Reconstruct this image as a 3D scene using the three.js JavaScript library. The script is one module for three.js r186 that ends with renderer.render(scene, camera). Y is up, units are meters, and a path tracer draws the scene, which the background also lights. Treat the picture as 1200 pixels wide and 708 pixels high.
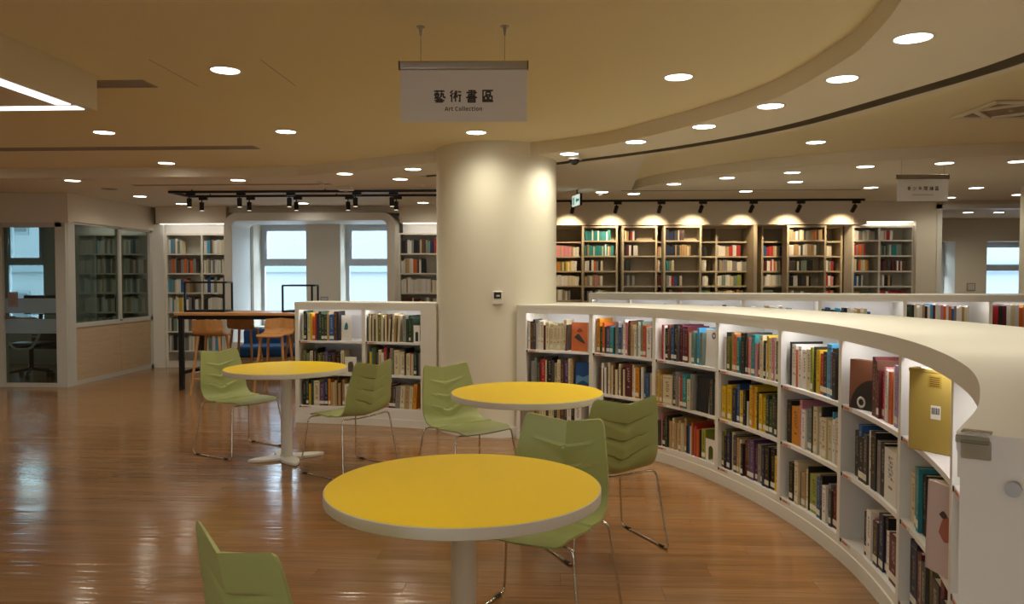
import * as THREE from 'three';
import { mergeGeometries, toCreasedNormals } from 'three/addons/utils/BufferGeometryUtils.js';
import { RoundedBoxGeometry } from 'three/addons/geometries/RoundedBoxGeometry.js';
import { RectAreaLightUniformsLib } from 'three/addons/lights/RectAreaLightUniformsLib.js';

RectAreaLightUniformsLib.init();
const scene = new THREE.Scene();
// ------------------------------------------------------------------ camera
const EYE = 1.45, FOCAL = 920, PITCH = Math.atan(29.5 / FOCAL), YAW = Math.atan(45 * Math.cos(PITCH) / FOCAL);
const camera = new THREE.PerspectiveCamera(2 * Math.atan(354 / FOCAL) * 180 / Math.PI, 1200 / 708, 0.05, 120);
camera.position.set(0, EYE, 0);
camera.rotation.set(-PITCH, YAW, 0, 'YXZ');
// ------------------------------------------------------------------ sky and exposure
scene.background = new THREE.Color().setRGB(0.62, 0.82, 1.0);
scene.backgroundIntensity = 54.0;
const renderer = new THREE.WebGLRenderer({ antialias: true });
renderer.toneMapping = THREE.LinearToneMapping;
renderer.toneMappingExposure = 0.235;
renderer.shadowMap.enabled = true;
const WARM = new THREE.Color().setRGB(1.0, 0.93, 0.735);
const SPOTWARM = new THREE.Color().setRGB(1.0, 0.76, 0.46);
const LED = new THREE.Color().setRGB(1.0, 0.96, 0.98);
const LED_WARM = new THREE.Color().setRGB(1.0, 0.93, 0.80);
const I_DOWN = 13, I_TRACK = 11, I_LED = 200, I_COVE = 60;

// ------------------------------------------------------------------ helpers
let seed = 20240611;
const rnd = () => { seed = (seed + 0x6d2b79f5) | 0; let t = Math.imul(seed ^ (seed >>> 15), 1 | seed); t = (t + Math.imul(t ^ (t >>> 7), 61 | t)) ^ t; return ((t ^ (t >>> 14)) >>> 0) / 4294967296; };
const rr = (a, b) => a + (b - a) * rnd();
const V = (x, y, d) => new THREE.Vector3(x, y, -d);                 // x across, y up, d into the room
const cP = Math.cos(PITCH), sP = Math.sin(PITCH), cY = Math.cos(YAW), sY = Math.sin(YAW);
function ray(px, py) { const u = (px - 600) / FOCAL, v = (354 - py) / FOCAL, Y = v * cP - sP, D = cP + v * sP; return [u * cY - D * sY, Y, u * sY + D * cY]; }
function atH(px, py, h) { const r = ray(px, py), t = (h - EYE) / r[1]; return [r[0] * t, r[2] * t]; }
function atD(px, py, d) { const r = ray(px, py), t = d / r[2]; return [r[0] * t, EYE + r[1] * t]; }
const xAt = (px, d) => atD(px, 324.5, d)[0];
function proj(X, Y, D) { const u = X * cY + D * sY, d = -X * sY + D * cY, y = Y - EYE, v = y * cP + d * sP, dd = d * cP - y * sP; return [600 + FOCAL * u / dd, 354 - FOCAL * v / dd, dd]; }

const taken = new Map();
function numbered(name) { const n = taken.get(name) ?? 0; taken.set(name, n + 1); return n ? name + '_' + String(n).padStart(3, '0') : name; }
function tag(o, label, category, group, kind) { if (label) o.userData.label = label; if (category) o.userData.category = category; if (group) o.userData.group = group; if (kind) o.userData.kind = kind; return o; }
function part(name, geo, mat, parent) { const m = new THREE.Mesh(geo, mat); m.name = parent ? name : numbered(name); m.castShadow = m.receiveShadow = true; (parent ?? scene).add(m); return m; }
function thing(name, label, category, pos, turn = 0, group, kind) { const g = new THREE.Group(); g.name = numbered(name); if (pos) g.position.copy(pos); g.rotation.y = turn; scene.add(g); return tag(g, label, category, group, kind); }
function structure(name, label, category) { return thing(name, label, category, null, 0, null, 'structure'); }
function copyOf(o, pos, turn, label) { const c = o.clone(); c.name = numbered(o.name.replace(/_\d{3}$/, '')); c.userData = { ...o.userData }; c.position.copy(pos); c.rotation.y = turn; if (label) c.userData.label = label; scene.add(c); return c; }
const box = (w, h, d, x = 0, y = 0, z = 0) => new THREE.BoxGeometry(w, h, d).translate(x, y, z);
const rbox = (w, h, d, r, x = 0, y = 0, z = 0) => new RoundedBoxGeometry(w, h, d, 2, Math.min(r, w / 2.01, h / 2.01, d / 2.01)).translate(x, y, z);
const span = (x0, x1, y0, y1, d0, d1) => box(x1 - x0, y1 - y0, d1 - d0, (x0 + x1) / 2, (y0 + y1) / 2, -(d0 + d1) / 2);   // a box by its limits
const cyl = (r0, r1, h, x = 0, y = 0, z = 0, n = 24) => new THREE.CylinderGeometry(r0, r1, h, n).translate(x, y, z);
const merge = (list) => mergeGeometries(list.map((g) => { const q = g.index ? g.toNonIndexed() : g; for (const k of Object.keys(q.attributes)) if (!['position', 'normal', 'uv'].includes(k)) q.deleteAttribute(k); return q; }));
function rod(a, b, r0, r1 = r0, n = 10) { const d = b.clone().sub(a), g = new THREE.CylinderGeometry(r1, r0, d.length(), n); g.applyQuaternion(new THREE.Quaternion().setFromUnitVectors(new THREE.Vector3(0, 1, 0), d.clone().normalize())); return g.translate((a.x + b.x) / 2, (a.y + b.y) / 2, (a.z + b.z) / 2); }
function wire(points, r, fillet = 0.03, n = 8) {                      // a bent rod with rounded corners
  const path = new THREE.CurvePath(); let last = points[0].clone();
  for (let i = 1; i < points.length - 1; i++) {
    const p = points[i], a = points[i - 1].clone().sub(p), b = points[i + 1].clone().sub(p), f = Math.min(fillet, a.length() * 0.45, b.length() * 0.45);
    const s = p.clone().addScaledVector(a.normalize(), f), e = p.clone().addScaledVector(b.normalize(), f);
    path.add(new THREE.LineCurve3(last, s)); path.add(new THREE.QuadraticBezierCurve3(s, p.clone(), e)); last = e;
  }
  path.add(new THREE.LineCurve3(last, points[points.length - 1].clone()));
  const pts = []; for (const c of path.curves) { const k = c.isLineCurve3 ? 1 : 5; for (let i = 0; i < k; i++) pts.push(c.getPoint(i / k)); } pts.push(points[points.length - 1].clone());
  const poly = new THREE.CurvePath(); for (let i = 1; i < pts.length; i++) if (pts[i].distanceTo(pts[i - 1]) > 1e-5) poly.add(new THREE.LineCurve3(pts[i - 1], pts[i]));
  // tube by sections so that straight stretches stay cheap
  const pos = [], idx = [], m = pts.length; let nrm = new THREE.Vector3(); const t0 = pts[1].clone().sub(pts[0]).normalize(); nrm.set(0, 0, 1); if (Math.abs(t0.z) > 0.9) nrm.set(1, 0, 0); nrm.cross(t0).normalize();
  for (let i = 0; i < m; i++) {
    const t = pts[Math.min(i + 1, m - 1)].clone().sub(pts[Math.max(i - 1, 0)]).normalize(); nrm.addScaledVector(t, -nrm.dot(t)).normalize(); const bi = t.clone().cross(nrm);
    for (let k = 0; k < n; k++) { const a = k / n * 2 * Math.PI, c = Math.cos(a) * r, s = Math.sin(a) * r; pos.push(pts[i].x + nrm.x * c + bi.x * s, pts[i].y + nrm.y * c + bi.y * s, pts[i].z + nrm.z * c + bi.z * s); }
    if (i) for (let k = 0; k < n; k++) { const a = (i - 1) * n + k, b = (i - 1) * n + (k + 1) % n, c = i * n + k, d = i * n + (k + 1) % n; idx.push(a, b, d, a, d, c); }
  }
  const g = new THREE.BufferGeometry(); g.setAttribute('position', new THREE.Float32BufferAttribute(pos, 3)); g.setAttribute('uv', new THREE.Float32BufferAttribute(new Float32Array(pos.length / 3 * 2), 2)); g.setIndex(idx); g.computeVertexNormals(); return g;
}
const plan = (pts) => new THREE.Shape(pts.map(([x, d]) => new THREE.Vector2(x, d)));
function slab(shape, y0, y1) { const g = new THREE.ExtrudeGeometry(shape, { depth: y1 - y0, bevelEnabled: false, curveSegments: 24 }); g.rotateX(-Math.PI / 2); return g.translate(0, y0, 0); }

// ------------------------------------------------------------------ textures
function canvasTex(w, h, draw, srgb = true) { const c = document.createElement('canvas'); c.width = w; c.height = h; draw(c.getContext('2d'), w, h); const t = new THREE.CanvasTexture(c); if (srgb) t.colorSpace = THREE.SRGBColorSpace; t.wrapS = t.wrapT = THREE.RepeatWrapping; return t; }
function hash(x, y) { let h = Math.imul(x | 0, 374761393) + Math.imul(y | 0, 668265263); h = Math.imul(h ^ (h >>> 13), 1274126177); return ((h ^ (h >>> 16)) >>> 0) / 4294967296; }
function vnoise(x, y, px, py) { const x0 = Math.floor(x), y0 = Math.floor(y), fx = x - x0, fy = y - y0, sx = fx * fx * (3 - 2 * fx), sy = fy * fy * (3 - 2 * fy), m = (a, p) => ((a % p) + p) % p; const a = hash(m(x0, px), m(y0, py)), b = hash(m(x0 + 1, px), m(y0, py)), c = hash(m(x0, px), m(y0 + 1, py)), d = hash(m(x0 + 1, px), m(y0 + 1, py)); return a + (b - a) * sx + (c - a) * sy + (a - b - c + d) * sx * sy; }
function dataTex(w, h, f, srgb) { const data = new Uint8Array(w * h * 4); for (let y = 0; y < h; y++) for (let x = 0; x < w; x++) { const c = f(x / w, y / h); for (let k = 0; k < 3; k++) data[(y * w + x) * 4 + k] = Math.max(0, Math.min(255, c[k])); data[(y * w + x) * 4 + 3] = 255; } const t = new THREE.DataTexture(data, w, h); t.magFilter = THREE.LinearFilter; t.wrapS = t.wrapT = THREE.RepeatWrapping; if (srgb) t.colorSpace = THREE.SRGBColorSpace; t.needsUpdate = true; return t; }
function grain(u, v) { return vnoise(u * 10, v * 220, 10, 220) * 0.45 + vnoise(u * 28, v * 420, 28, 420) * 0.25 + vnoise(u * 5, v * 40, 5, 40) * 0.3; }
// floor boards: u runs along the board, 2.4 m to the tile; v across, 1.2 m to the tile
const woodMap = dataTex(1024, 1024, (u, v) => { const g = grain(u, v), k = 0.80 + 0.34 * g; return [148 * k, 109 * k, 71 * k]; }, true);
const woodBump = dataTex(512, 512, (u, v) => { const g = 255 * (vnoise(u * 6, v * 70, 6, 70) * 0.5 + vnoise(u * 14, v * 20, 14, 20) * 0.5); return [g, g, g]; });
const woodRough = dataTex(512, 512, (u, v) => { const g = 26 + 18 * vnoise(u * 9, v * 60, 9, 60) + 14 * vnoise(u * 4, v * 6, 4, 6); return [g, g, g]; });
const plyMap = dataTex(512, 512, (u, v) => { const k = 0.86 + 0.22 * grain(v, u); return [192 * k, 138 * k, 80 * k]; }, true);
const oakMap = dataTex(512, 512, (u, v) => { const k = 0.90 + 0.16 * grain(u, v); return [200 * k, 174 * k, 140 * k]; }, true);
const specks = dataTex(256, 256, (u, v) => { const g = 128 + 127 * (vnoise(u * 64, v * 64, 64, 64) - 0.5) + 60 * (vnoise(u * 9, v * 9, 9, 9) - 0.5); return [g, g, g]; });

// ------------------------------------------------------------------ materials
const M = {};
const std = (o) => new THREE.MeshStandardMaterial(o), phy = (o) => new THREE.MeshPhysicalMaterial(o);
M.ceiling = std({ color: '#e9e0cb', roughness: 0.92, bumpMap: specks, bumpScale: 0.0006 });
M.ceilingCream = std({ color: '#f0e4bd', roughness: 0.92, bumpMap: specks, bumpScale: 0.0006 });
M.wall = std({ color: '#e2d8c6', roughness: 0.9, bumpMap: specks, bumpScale: 0.0006 });
M.wallGrey = std({ color: '#c9cbc6', roughness: 0.9 });
M.column = std({ color: '#ece6d2', roughness: 0.55, bumpMap: specks, bumpScale: 0.0005 });
M.white = std({ color: '#e9e6dc', roughness: 0.42 });
M.whiteIn = std({ color: '#efedea', roughness: 0.5 });
M.caseTan = std({ color: '#b5a88f', roughness: 0.6 });
M.caseWhite = std({ color: '#dcd7ca', roughness: 0.6 });
M.floor = std({ map: woodMap, roughnessMap: woodRough, roughness: 1.0, bumpMap: woodBump, bumpScale: 0.0012 });
M.boards = [['#ffffff'], ['#f6efe6'], ['#fff6ea'], ['#efe8de']].map(([c]) => std({ map: woodMap, color: c, roughnessMap: woodRough, roughness: 1.0, bumpMap: woodBump, bumpScale: 0.0012 }));
M.dark = std({ color: '#3a3128', roughness: 0.9 });
M.black = std({ color: '#191817', roughness: 0.45 });
M.blackMetal = std({ color: '#1b1a1a', roughness: 0.38, metalness: 0.3 });
M.chrome = std({ color: '#d6d4d0', roughness: 0.2, metalness: 1 });
M.steel = std({ color: '#a9a59c', roughness: 0.32, metalness: 1 });
M.green = std({ color: '#a3aa6a', roughness: 0.46, bumpMap: specks, bumpScale: 0.0002 });
M.yellow = phy({ color: '#ebc600', roughness: 0.45, specularIntensity: 0.3, bumpMap: specks, bumpScale: 0.0002 });
M.edgeBand = std({ color: '#ddd6c6', roughness: 0.5 });
M.ply = std({ map: plyMap, roughness: 0.45 });
M.oak = std({ map: oakMap, roughness: 0.55 });
M.grille = std({ color: '#a39788', roughness: 0.6 });
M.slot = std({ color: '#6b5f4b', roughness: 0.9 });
M.cassette = std({ color: '#8f7d62', roughness: 0.8 });
M.alu = std({ color: '#d3dce4', roughness: 0.45, metalness: 0.15 });
M.glass = phy({ color: '#ffffff', transmission: 1, thickness: 0, roughness: 0.0, ior: 1.45 });
M.tint = phy({ color: '#c9d4d0', transmission: 1, thickness: 0, roughness: 0.0, ior: 1.5 });
M.frost = phy({ color: '#cfdde6', transmission: 0.75, thickness: 0, roughness: 0.75 });
M.acrylic = phy({ color: '#f2f6f4', transmission: 1, thickness: 0.01, roughness: 0.08, ior: 1.48 });
M.glow = std({ color: '#ffffff', emissive: new THREE.Color().setRGB(1, 0.95, 0.82), emissiveIntensity: 45 });
M.glowLine = std({ color: '#ffffff', emissive: new THREE.Color().setRGB(1, 0.98, 0.94), emissiveIntensity: 9 });
M.glowSmall = std({ color: '#ffffff', emissive: new THREE.Color().setRGB(1, 0.9, 0.7), emissiveIntensity: 6 });
M.facade = std({ color: '#62676b', roughness: 0.9, bumpMap: specks, bumpScale: 0.004 });
M.facadeTrim = std({ color: '#535b61', roughness: 0.8 });
M.facadeGlass = std({ color: '#1a232b', roughness: 0.15 });
M.blueFabric = std({ color: '#1d4f86', roughness: 0.9, bumpMap: specks, bumpScale: 0.001 });
M.paper = std({ color: '#d9cdbd', roughness: 0.9 });
M.pinkTag = std({ color: '#c9564e', roughness: 0.7 });
M.pages = std({ color: '#e3d9bd', roughness: 0.95 });
M.sticker = std({ color: '#e8e4d4', roughness: 0.7 });
M.lightGrey = std({ color: '#c8c5bd', roughness: 0.5 });

// ------------------------------------------------------------------ the room
const HI = 2.66, LO = 2.55, XL = -11, XR = 11.5, DB = -4, DF = 16.5;
const smooth = (pts, n = 60) => new THREE.SplineCurve(pts.map(([x, d]) => new THREE.Vector2(x, d))).getPoints(n).map((p) => [p.x, p.y]);
// floor: boards one by one where they can be told apart, sheet beyond
{
  const f = structure('floor', 'glossy brown wood plank floor', 'floor');
  const uvm = (g) => { const p = g.attributes.position, uv = g.attributes.uv; for (let i = 0; i < p.count; i++) uv.setXY(i, p.getX(i) / 2.4, -p.getZ(i) / 1.2); return g; };
  const bx0 = -4.8, bx1 = 1.8, bd0 = 2.9, rows = 30, wide = 0.15, bd1 = bd0 + rows * wide;
  const piece = (x0, x1, d0, d1) => part('floor_sheet', uvm(span(x0, x1, -0.06, 0, d0, d1)), M.floor, f);
  piece(XL, XR, DB, bd0); piece(XL, bx0, bd0, bd1); piece(bx1, XR, bd0, bd1); piece(XL, XR, bd1, 13.2); piece(-0.7, XR, 13.2, 15.7);
  part('subfloor', span(bx0, bx1, -0.06, -0.012, bd0, bd1), M.dark, f);
  const gap = 0.0008;
  for (let r = 0; r < rows; r++) {
    let x = bx0 - (r * 0.47) % 1.2; const d0 = bd0 + r * wide;
    while (x < bx1 - 0.01) { const a = Math.max(x, bx0), b = Math.min(x + 1.2, bx1); if (b - a > 0.02) { const g = span(a + gap / 2, b - gap / 2, -0.012, 0, d0 + gap / 2, d0 + wide - gap / 2); uvm(g); const ox = rnd(), oy = rnd(), uv = g.attributes.uv; for (let i = 0; i < uv.count; i++) uv.setXY(i, uv.getX(i) + ox, uv.getY(i) + oy); part('plank', g, M.boards[Math.floor(rnd() * 4)], f); } x += 1.2; }
  }
}
// ceiling: upper sheet, and a lower one with the round tray, the curved recess and the curved shadow slot cut out of it
const trayFar = [[-2.75, 8.5], [-2.46, 8.34], [-1.8, 7.97], [-1.2, 7.6], [-0.35, 7.22], [0.37, 6.72], [0.76, 6.22], [1.12, 5.59], [1.385, 4.93], [1.485, 4.13], [1.475, 3.75], [1.39, 3.22], [1.18, 2.48], [0.82, 1.78], [0.3, 1.05], [-0.5, 0.4], [-1.5, -0.1], [-3, -0.4]];
const slotLine = smooth([[-1.4, 8.6], [-0.5, 8.12], [0.44, 7.38], [1.0, 6.88], [1.45, 6.36], [1.82, 5.75], [2.13, 4.93], [2.36, 4.2], [2.45, 3.4], [2.4, 2.6]], 60);
function offsetLine(pts, o) { return pts.map((p, i) => { const a = pts[Math.max(i - 1, 0)], b = pts[Math.min(i + 1, pts.length - 1)], tx = b[0] - a[0], td = b[1] - a[1], l = Math.hypot(tx, td); return [p[0] - td / l * o, p[1] + tx / l * o]; }); }
const recessFar = []; for (let a = 166; a >= 20; a -= 4) recessFar.push([4.6 + 3.68 * Math.cos((180 + (180 - a)) * Math.PI / 180), 11.0 + 3.68 * Math.sin((180 + (180 - a)) * Math.PI / 180)]);
{
  const up = structure('ceiling_raised', 'raised smooth cream ceiling', 'ceiling');
  part('ceiling', merge([span(XL, -0.7, HI, HI + 0.2, DB, 13.22), span(-0.7, XR, HI, HI + 0.2, DB, 15.7)]), M.ceilingCream, up);
  for (const [x, d0, d1] of [[-2.235, 4.31, 4.93], [-1.615, 4.34, 4.95]]) part('joint', span(x - 0.0025, x + 0.0025, HI - 0.0008, HI + 0.001, d0, d1), M.grille, up);
  const low = plan([[XL, DB], [XR, DB], [XR, 15.7], [-0.7, 15.7], [-0.7, 13.22], [XL, 13.22]]);
  const tray = [[-10.9, -0.4], [-10.9, 8.5], ...smooth(trayFar, 120)];
  low.holes.push(new THREE.Path(tray.map(([x, d]) => new THREE.Vector2(x, d))));
  const outer = offsetLine(slotLine, 0.13).filter(([x]) => x > 0.8), rec = [...outer, [2.9, 2.0], [9, 2.0], [9, 9.0], ...recessFar.slice().reverse().filter(([x]) => x < 8.0)];
  low.holes.push(new THREE.Path(rec.map(([x, d]) => new THREE.Vector2(x, d))));
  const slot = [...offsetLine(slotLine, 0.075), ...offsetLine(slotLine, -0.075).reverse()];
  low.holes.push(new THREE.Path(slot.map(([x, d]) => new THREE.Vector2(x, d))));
  low.holes.push(new THREE.Path([[-6.1, 8.53], [-2.85, 8.53], [-2.85, 8.56], [-6.1, 8.56]].map(([x, d]) => new THREE.Vector2(x, d))));
  const lowC = structure('ceiling_lower', 'lower curved ceiling ring around the round tray', 'ceiling');
  part('ceiling_sheet', slab(low, LO, HI), M.ceiling, lowC);
  part('slot_shade_lining', slab(plan(slot), HI - 0.012, HI - 0.002), M.slot, lowC);  // dark lining put in to give the open slot deeper shade
  for (const [a, b] of [[0.075, 0.069], [-0.069, -0.075]]) part('slot_shade_lining', slab(plan([...offsetLine(slotLine, a), ...offsetLine(slotLine, b).reverse()]), LO + 0.004, HI - 0.012), M.slot, lowC);
}
// outer walls
{
  const w = (name, label, geos, m = M.wall) => part('panel', merge(geos), m, structure(name, label, 'wall'));
  w('wall_left', 'plain cream side wall', [span(XL - 0.2, XL, 0, 2.7, DB, 9.85), span(XL - 0.2, XL, 0, 2.7, 9.85, 13)]);
  w('wall_right', 'plain cream far side wall', [span(XR, XR + 0.2, 0, 2.7, DB, DF)]);
  const holes = [[-3.1, -1.7]], y0 = 1.0, y1 = 2.25, geos = [span(XL, holes[0][0], 0, 2.7, DB - 0.2, DB), span(holes[0][1], XR, 0, 2.7, DB - 0.2, DB)];
  holes.forEach(([a, b], i) => { geos.push(span(a, b, 0, y0, DB - 0.2, DB), span(a, b, y1, 2.7, DB - 0.2, DB)); windowUnit(structure('window_' + (7 + i), 'unseen added window behind the reading area for cool front fill', 'window'), a, b, y0, y1, DB - 0.15, 1.7); });  // window out of view, added as a cool fill from the front
  w('wall_behind', 'cream wall with an added window opening behind the reading area', geos);
}

// ------------------------------------------------------------------ lamps
function downlight(px, py, h, label, group, intensity = I_DOWN) { const [x, d] = atH(px, py, h); return downlightAt(x, d, h, label, group, intensity); }
const ringGeo = new THREE.LatheGeometry([[0.078, 0.004], [0.078, -0.001], [0.083, -0.006], [0.092, -0.006], [0.096, 0.0]].map(([a, b]) => new THREE.Vector2(a, b)), 36);
const lensGeo = new THREE.CylinderGeometry(0.079, 0.079, 0.004, 36);
function downlightAt(x, d, h, label, group, intensity = I_DOWN) {
  const g = thing('downlight', label, 'downlight', V(x, h, d), 0, group);
  part('trim_ring', ringGeo, M.white, g); const l = part('lens', lensGeo, M.glow, g); l.position.y = -0.002;
  const s = new THREE.SpotLight(WARM, intensity, 0, 1.42, 0.95, 2); s.position.set(x, h - 0.012, -d); s.target.position.set(x, 0, -d); s.castShadow = true; s.shadow.radius = 3.5; scene.add(s, s.target); s.name = 'downlight_beam';
  return g;
}
const LT = ['round recessed downlight in the raised ceiling above the tables', 'round recessed downlight in the curved ceiling ring above the white bookshelf', 'round recessed downlight in the curved recess by the air diffuser', 'small round downlight in the low ceiling before the tan bookcases', 'small round downlight in the low ceiling by the black track'];
for (const [px, py] of [[264, 82], [795, 90], [335, 154], [122, 155], [195, 191], [558, 155]]) downlight(px, py, HI, LT[0], 'downlights in the raised ceiling');
for (const [x, d] of [[-0.6, 2.3], [-1.4, 0.7], [-5.6, 6.4], [-6.2, 8.0], [-8.4, 6.4], [-8.6, 2.4], [-8.6, 4.4]]) downlightAt(x, d, HI, LT[0], 'downlights in the raised ceiling');  // further lamps outside the view, added to help light the room
for (const x of [-7.5, -5, -2.5, 0, 2.5, 5, 7.5]) for (const d of [-1.2, -3.0]) downlightAt(x, d, LO, 'unseen downlight added behind the reading area for more front fill', 'added fill downlights behind the reading area', I_DOWN * 1.8);  // unseen lamps behind the camera, added and strengthened as frontal fill
for (const [px, py] of [[1070, 44], [987, 92], [903, 124], [825, 148], [745, 166], [667, 180], [484, 198], [404, 203.5]]) downlight(px, py, LO, LT[1], 'downlights in the ceiling ring');
for (const [x, d] of [[1.52, 2.75]]) downlightAt(x, d, LO, LT[1], 'downlights in the ceiling ring');  // one more lamp of the ring, unseen and added
downlight(956, 166.5, HI, LT[2], 'downlights in the curved recess'); downlightAt(4.6, 5.2, HI, LT[2], 'downlights in the curved recess'); downlightAt(3.2, 3.0, HI, LT[2], 'downlights in the curved recess');
for (const [px, py] of [[705.5, 225], [742.7, 227], [789.8, 215.5], [852, 208.3], [928.4, 202], [932, 213], [874, 224], [1014, 195], [1020.6, 219.6], [1106.7, 191], [1096.5, 207], [1192.7, 189], [1144, 220], [1112, 231.5], [1194, 228]]) downlight(px, py, LO, LT[3], 'downlights before the tan bookcases', I_DOWN * 0.42);
for (const [px, py] of [[85, 211.5], [164, 230], [279, 211], [469, 209.7]]) downlight(px, py, LO, LT[4], 'downlights by the black track', I_DOWN * 0.8);
for (const px of [214, 356, 496]) downlightAt(xAt(px, 11.6), 11.6, LO, LT[4], 'downlights by the black track', I_DOWN * 0.4);
function strip(parent, name, w, h, center, dir, color, power, glow = M.glowLine, along = 'x') {    // a glowing bar and its light; dir is where it shines
  const m = part(name, along === 'x' ? box(w, 0.008, h) : box(h, 0.008, w), glow, parent); m.position.copy(center);
  const l = new THREE.RectAreaLight(color, power, w, h); l.position.copy(center).addScaledVector(dir, 0.007); l.lookAt(l.position.clone().add(dir)); if (along === 'z') l.rotateZ(Math.PI / 2); l.castShadow = true; scene.add(l); l.name = name + '_light'; return m;
}
const DOWN = new THREE.Vector3(0, -1, 0.0001).normalize();
// dropped ceiling box with a square of light
{
  const x1 = -2.73, d1 = 4.64, x0 = -7.2, d0 = -0.2, y = 2.45;
  const b = thing('light_box', 'dropped cream ceiling box with a glowing line along its edge', 'ceiling light');
  part('housing', span(x0, x1, y + 0.002, HI - 0.001, d0, d1), M.ceiling, b);
  const m = 0.05, w = 0.085;
  for (const [cx, cd, len, al] of [[(x0 + x1) / 2, d1 - m - w / 2, x1 - x0 - 2 * m, 'x'], [x1 - m - w / 2, (d0 + d1 - 2 * m - w) / 2, d1 - d0 - 2 * m - w, 'z']]) strip(b, 'light_line', len, w, V(cx, y, cd), DOWN, LED_WARM, 5.0, M.glowLine, al);
}

// ------------------------------------------------------------------ column
{
  const c = structure('column', 'thick round cream column', 'column'); c.position.copy(V(-0.52, 0, 7.585));
  part('shaft', new THREE.CylinderGeometry(0.577, 0.577, HI, 96, 1, true).translate(0, HI / 2, 0), M.column, c);
  part('skirting', new THREE.LatheGeometry([[0.577, 0.1], [0.583, 0.098], [0.585, 0.09], [0.585, 0]].map(([a, b]) => new THREE.Vector2(a, b)), 96), M.white, c);
  const a = Math.atan2(xAt(583, 7.02) + 0.52, 7.585 - 7.02);
  const t = thing('thermostat', 'small white wall controller with a dark display on the round column', 'thermostat', V(-0.52 + 0.578 * Math.sin(a), EYE - 24.5 * 7.02 / FOCAL, 7.585 - 0.578 * Math.cos(a)), a);
  part('case', rbox(0.088, 0.118, 0.03, 0.006, 0, 0, 0.012), M.white, t); part('display', box(0.064, 0.056, 0.004, 0, 0.022, 0.028), M.black, t); part('digits', box(0.03, 0.014, 0.002, 0.004, 0.018, 0.0305), M.lightGrey, t);
}

// ------------------------------------------------------------------ books
const COLORS = { w: ['white', '#e8e5de'], c: ['cream', '#d6cba6'], i: ['ivory', '#e4dabd'], k: ['black', '#1e1d1d'], g: ['dark-green', '#2c4631'], o: ['olive', '#6a6830'], l: ['lime-green', '#98a03a'], y: ['yellow', '#d9b41c'], a: ['amber', '#d28b1e'], r: ['red', '#b2272c'], m: ['maroon', '#5c2028'], p: ['pink', '#d68b99'], v: ['violet', '#5f4678'], b: ['blue', '#2b5c98'], s: ['sky-blue', '#4a9fca'], t: ['teal', '#2c888e'], n: ['navy', '#232f4c'], e: ['grey', '#8d8b86'], h: ['charcoal', '#474440'], u: ['brown', '#5c3d2a'], d: ['tan', '#b59669'], z: ['orange', '#d4652b'], q: ['grey-green', '#7d9082'], f: ['lilac', '#b29ac6'] };
const isDark = (c) => 'kgomvbnhurt'.includes(c);
const spineMats = {};
function spineMat(code, variant) {
  const key = code + variant; if (spineMats[key]) return spineMats[key];
  const base = COLORS[code][1];
  const map = canvasTex(32, 160, (g, w, h) => {
    g.fillStyle = base; g.fillRect(0, 0, w, h);
    const ink = isDark(code) ? ['#d9d2bd', '#c9a548', '#b9b7b4'][variant % 3] : ['#3a3733', '#7a2f2a', '#33507a'][variant % 3];
    g.fillStyle = ink; g.globalAlpha = 0.8;
    const y0 = variant ? 34 : 20, n = variant ? 5 : 6;
    for (let k = 0; k < n; k++) { const yy = y0 + k * 12; g.fillRect(10, yy, 12, 2); g.fillRect(11 + (k % 3) * 3, yy + 3, 3, 5); g.fillRect(10 + ((k * 5) % 9), yy + 5, 8, 2); }
    g.globalAlpha = 0.6; if (variant) g.fillRect(3, 12, 26, 3); g.fillRect(11, 108, 10, 8); g.globalAlpha = 1;
  });
  return (spineMats[key] = std({ map, roughness: 0.5 }));
}
const coverGeo = (() => {   // unit book: spine at +z, boards on both sides; only the spine carries the print
  const plain = (g) => { const uv = g.attributes.uv; for (let i = 0; i < uv.count; i++) uv.setXY(i, 0.04, 0.02); return g; };
  const spine = box(1, 1, 0.03, 0, 0.5, 0.485), n = spine.attributes.normal, uv = spine.attributes.uv; for (let i = 0; i < uv.count; i++) if (n.getZ(i) < 0.5) uv.setXY(i, 0.04, 0.02);
  return merge([spine, plain(box(0.07, 1, 0.97, -0.465, 0.5, -0.015)), plain(box(0.07, 1, 0.97, 0.465, 0.5, -0.015))]);
})();
const pageGeo = box(0.86, 0.965, 0.94, 0, 0.5, 0);
const labelGeo = box(1, 1, 1);
const wanted = [];                                    // every book on the low shelves; the largest become single things
const farPos = [], farNor = [], farCol = [];          // the rest
const col = new THREE.Color();
function farBook(x, y, z, w, h, d, code, turn = 0, tilt = 0) {
  col.set(COLORS[code][1]).multiplyScalar(rr(0.8, 1.05));
  const g = box(w, h, d, 0, h / 2, 0).toNonIndexed(); g.rotateZ(tilt); g.rotateY(turn); g.translate(x, y, z);
  const p = g.attributes.position, n = g.attributes.normal; for (let i = 0; i < p.count; i++) { farPos.push(p.getX(i), p.getY(i), p.getZ(i)); farNor.push(n.getX(i), n.getY(i), n.getZ(i)); farCol.push(col.r, col.g, col.b); }
}
function makeBook(b) {
  const g = thing('book', b.label, 'book', b.pos, b.turn, b.group); g.rotation.order = 'YXZ'; g.rotation.z = b.tilt;
  const c = part('cover', coverGeo, spineMat(b.code, b.variant), g); c.scale.set(b.w, b.h, b.dep); c.position.z = -b.dep / 2;
  const pg = part('page_block', pageGeo, M.pages, g); pg.scale.set(b.w, b.h, b.dep); pg.position.z = -b.dep / 2;
  if (b.sticker && b.w > 0.011) { const s = part('spine_label', labelGeo, M.sticker, g); s.scale.set(b.w * 0.96, 0.03, 0.0012); s.position.set(0, 0.032, 0.0006); }
}
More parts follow.
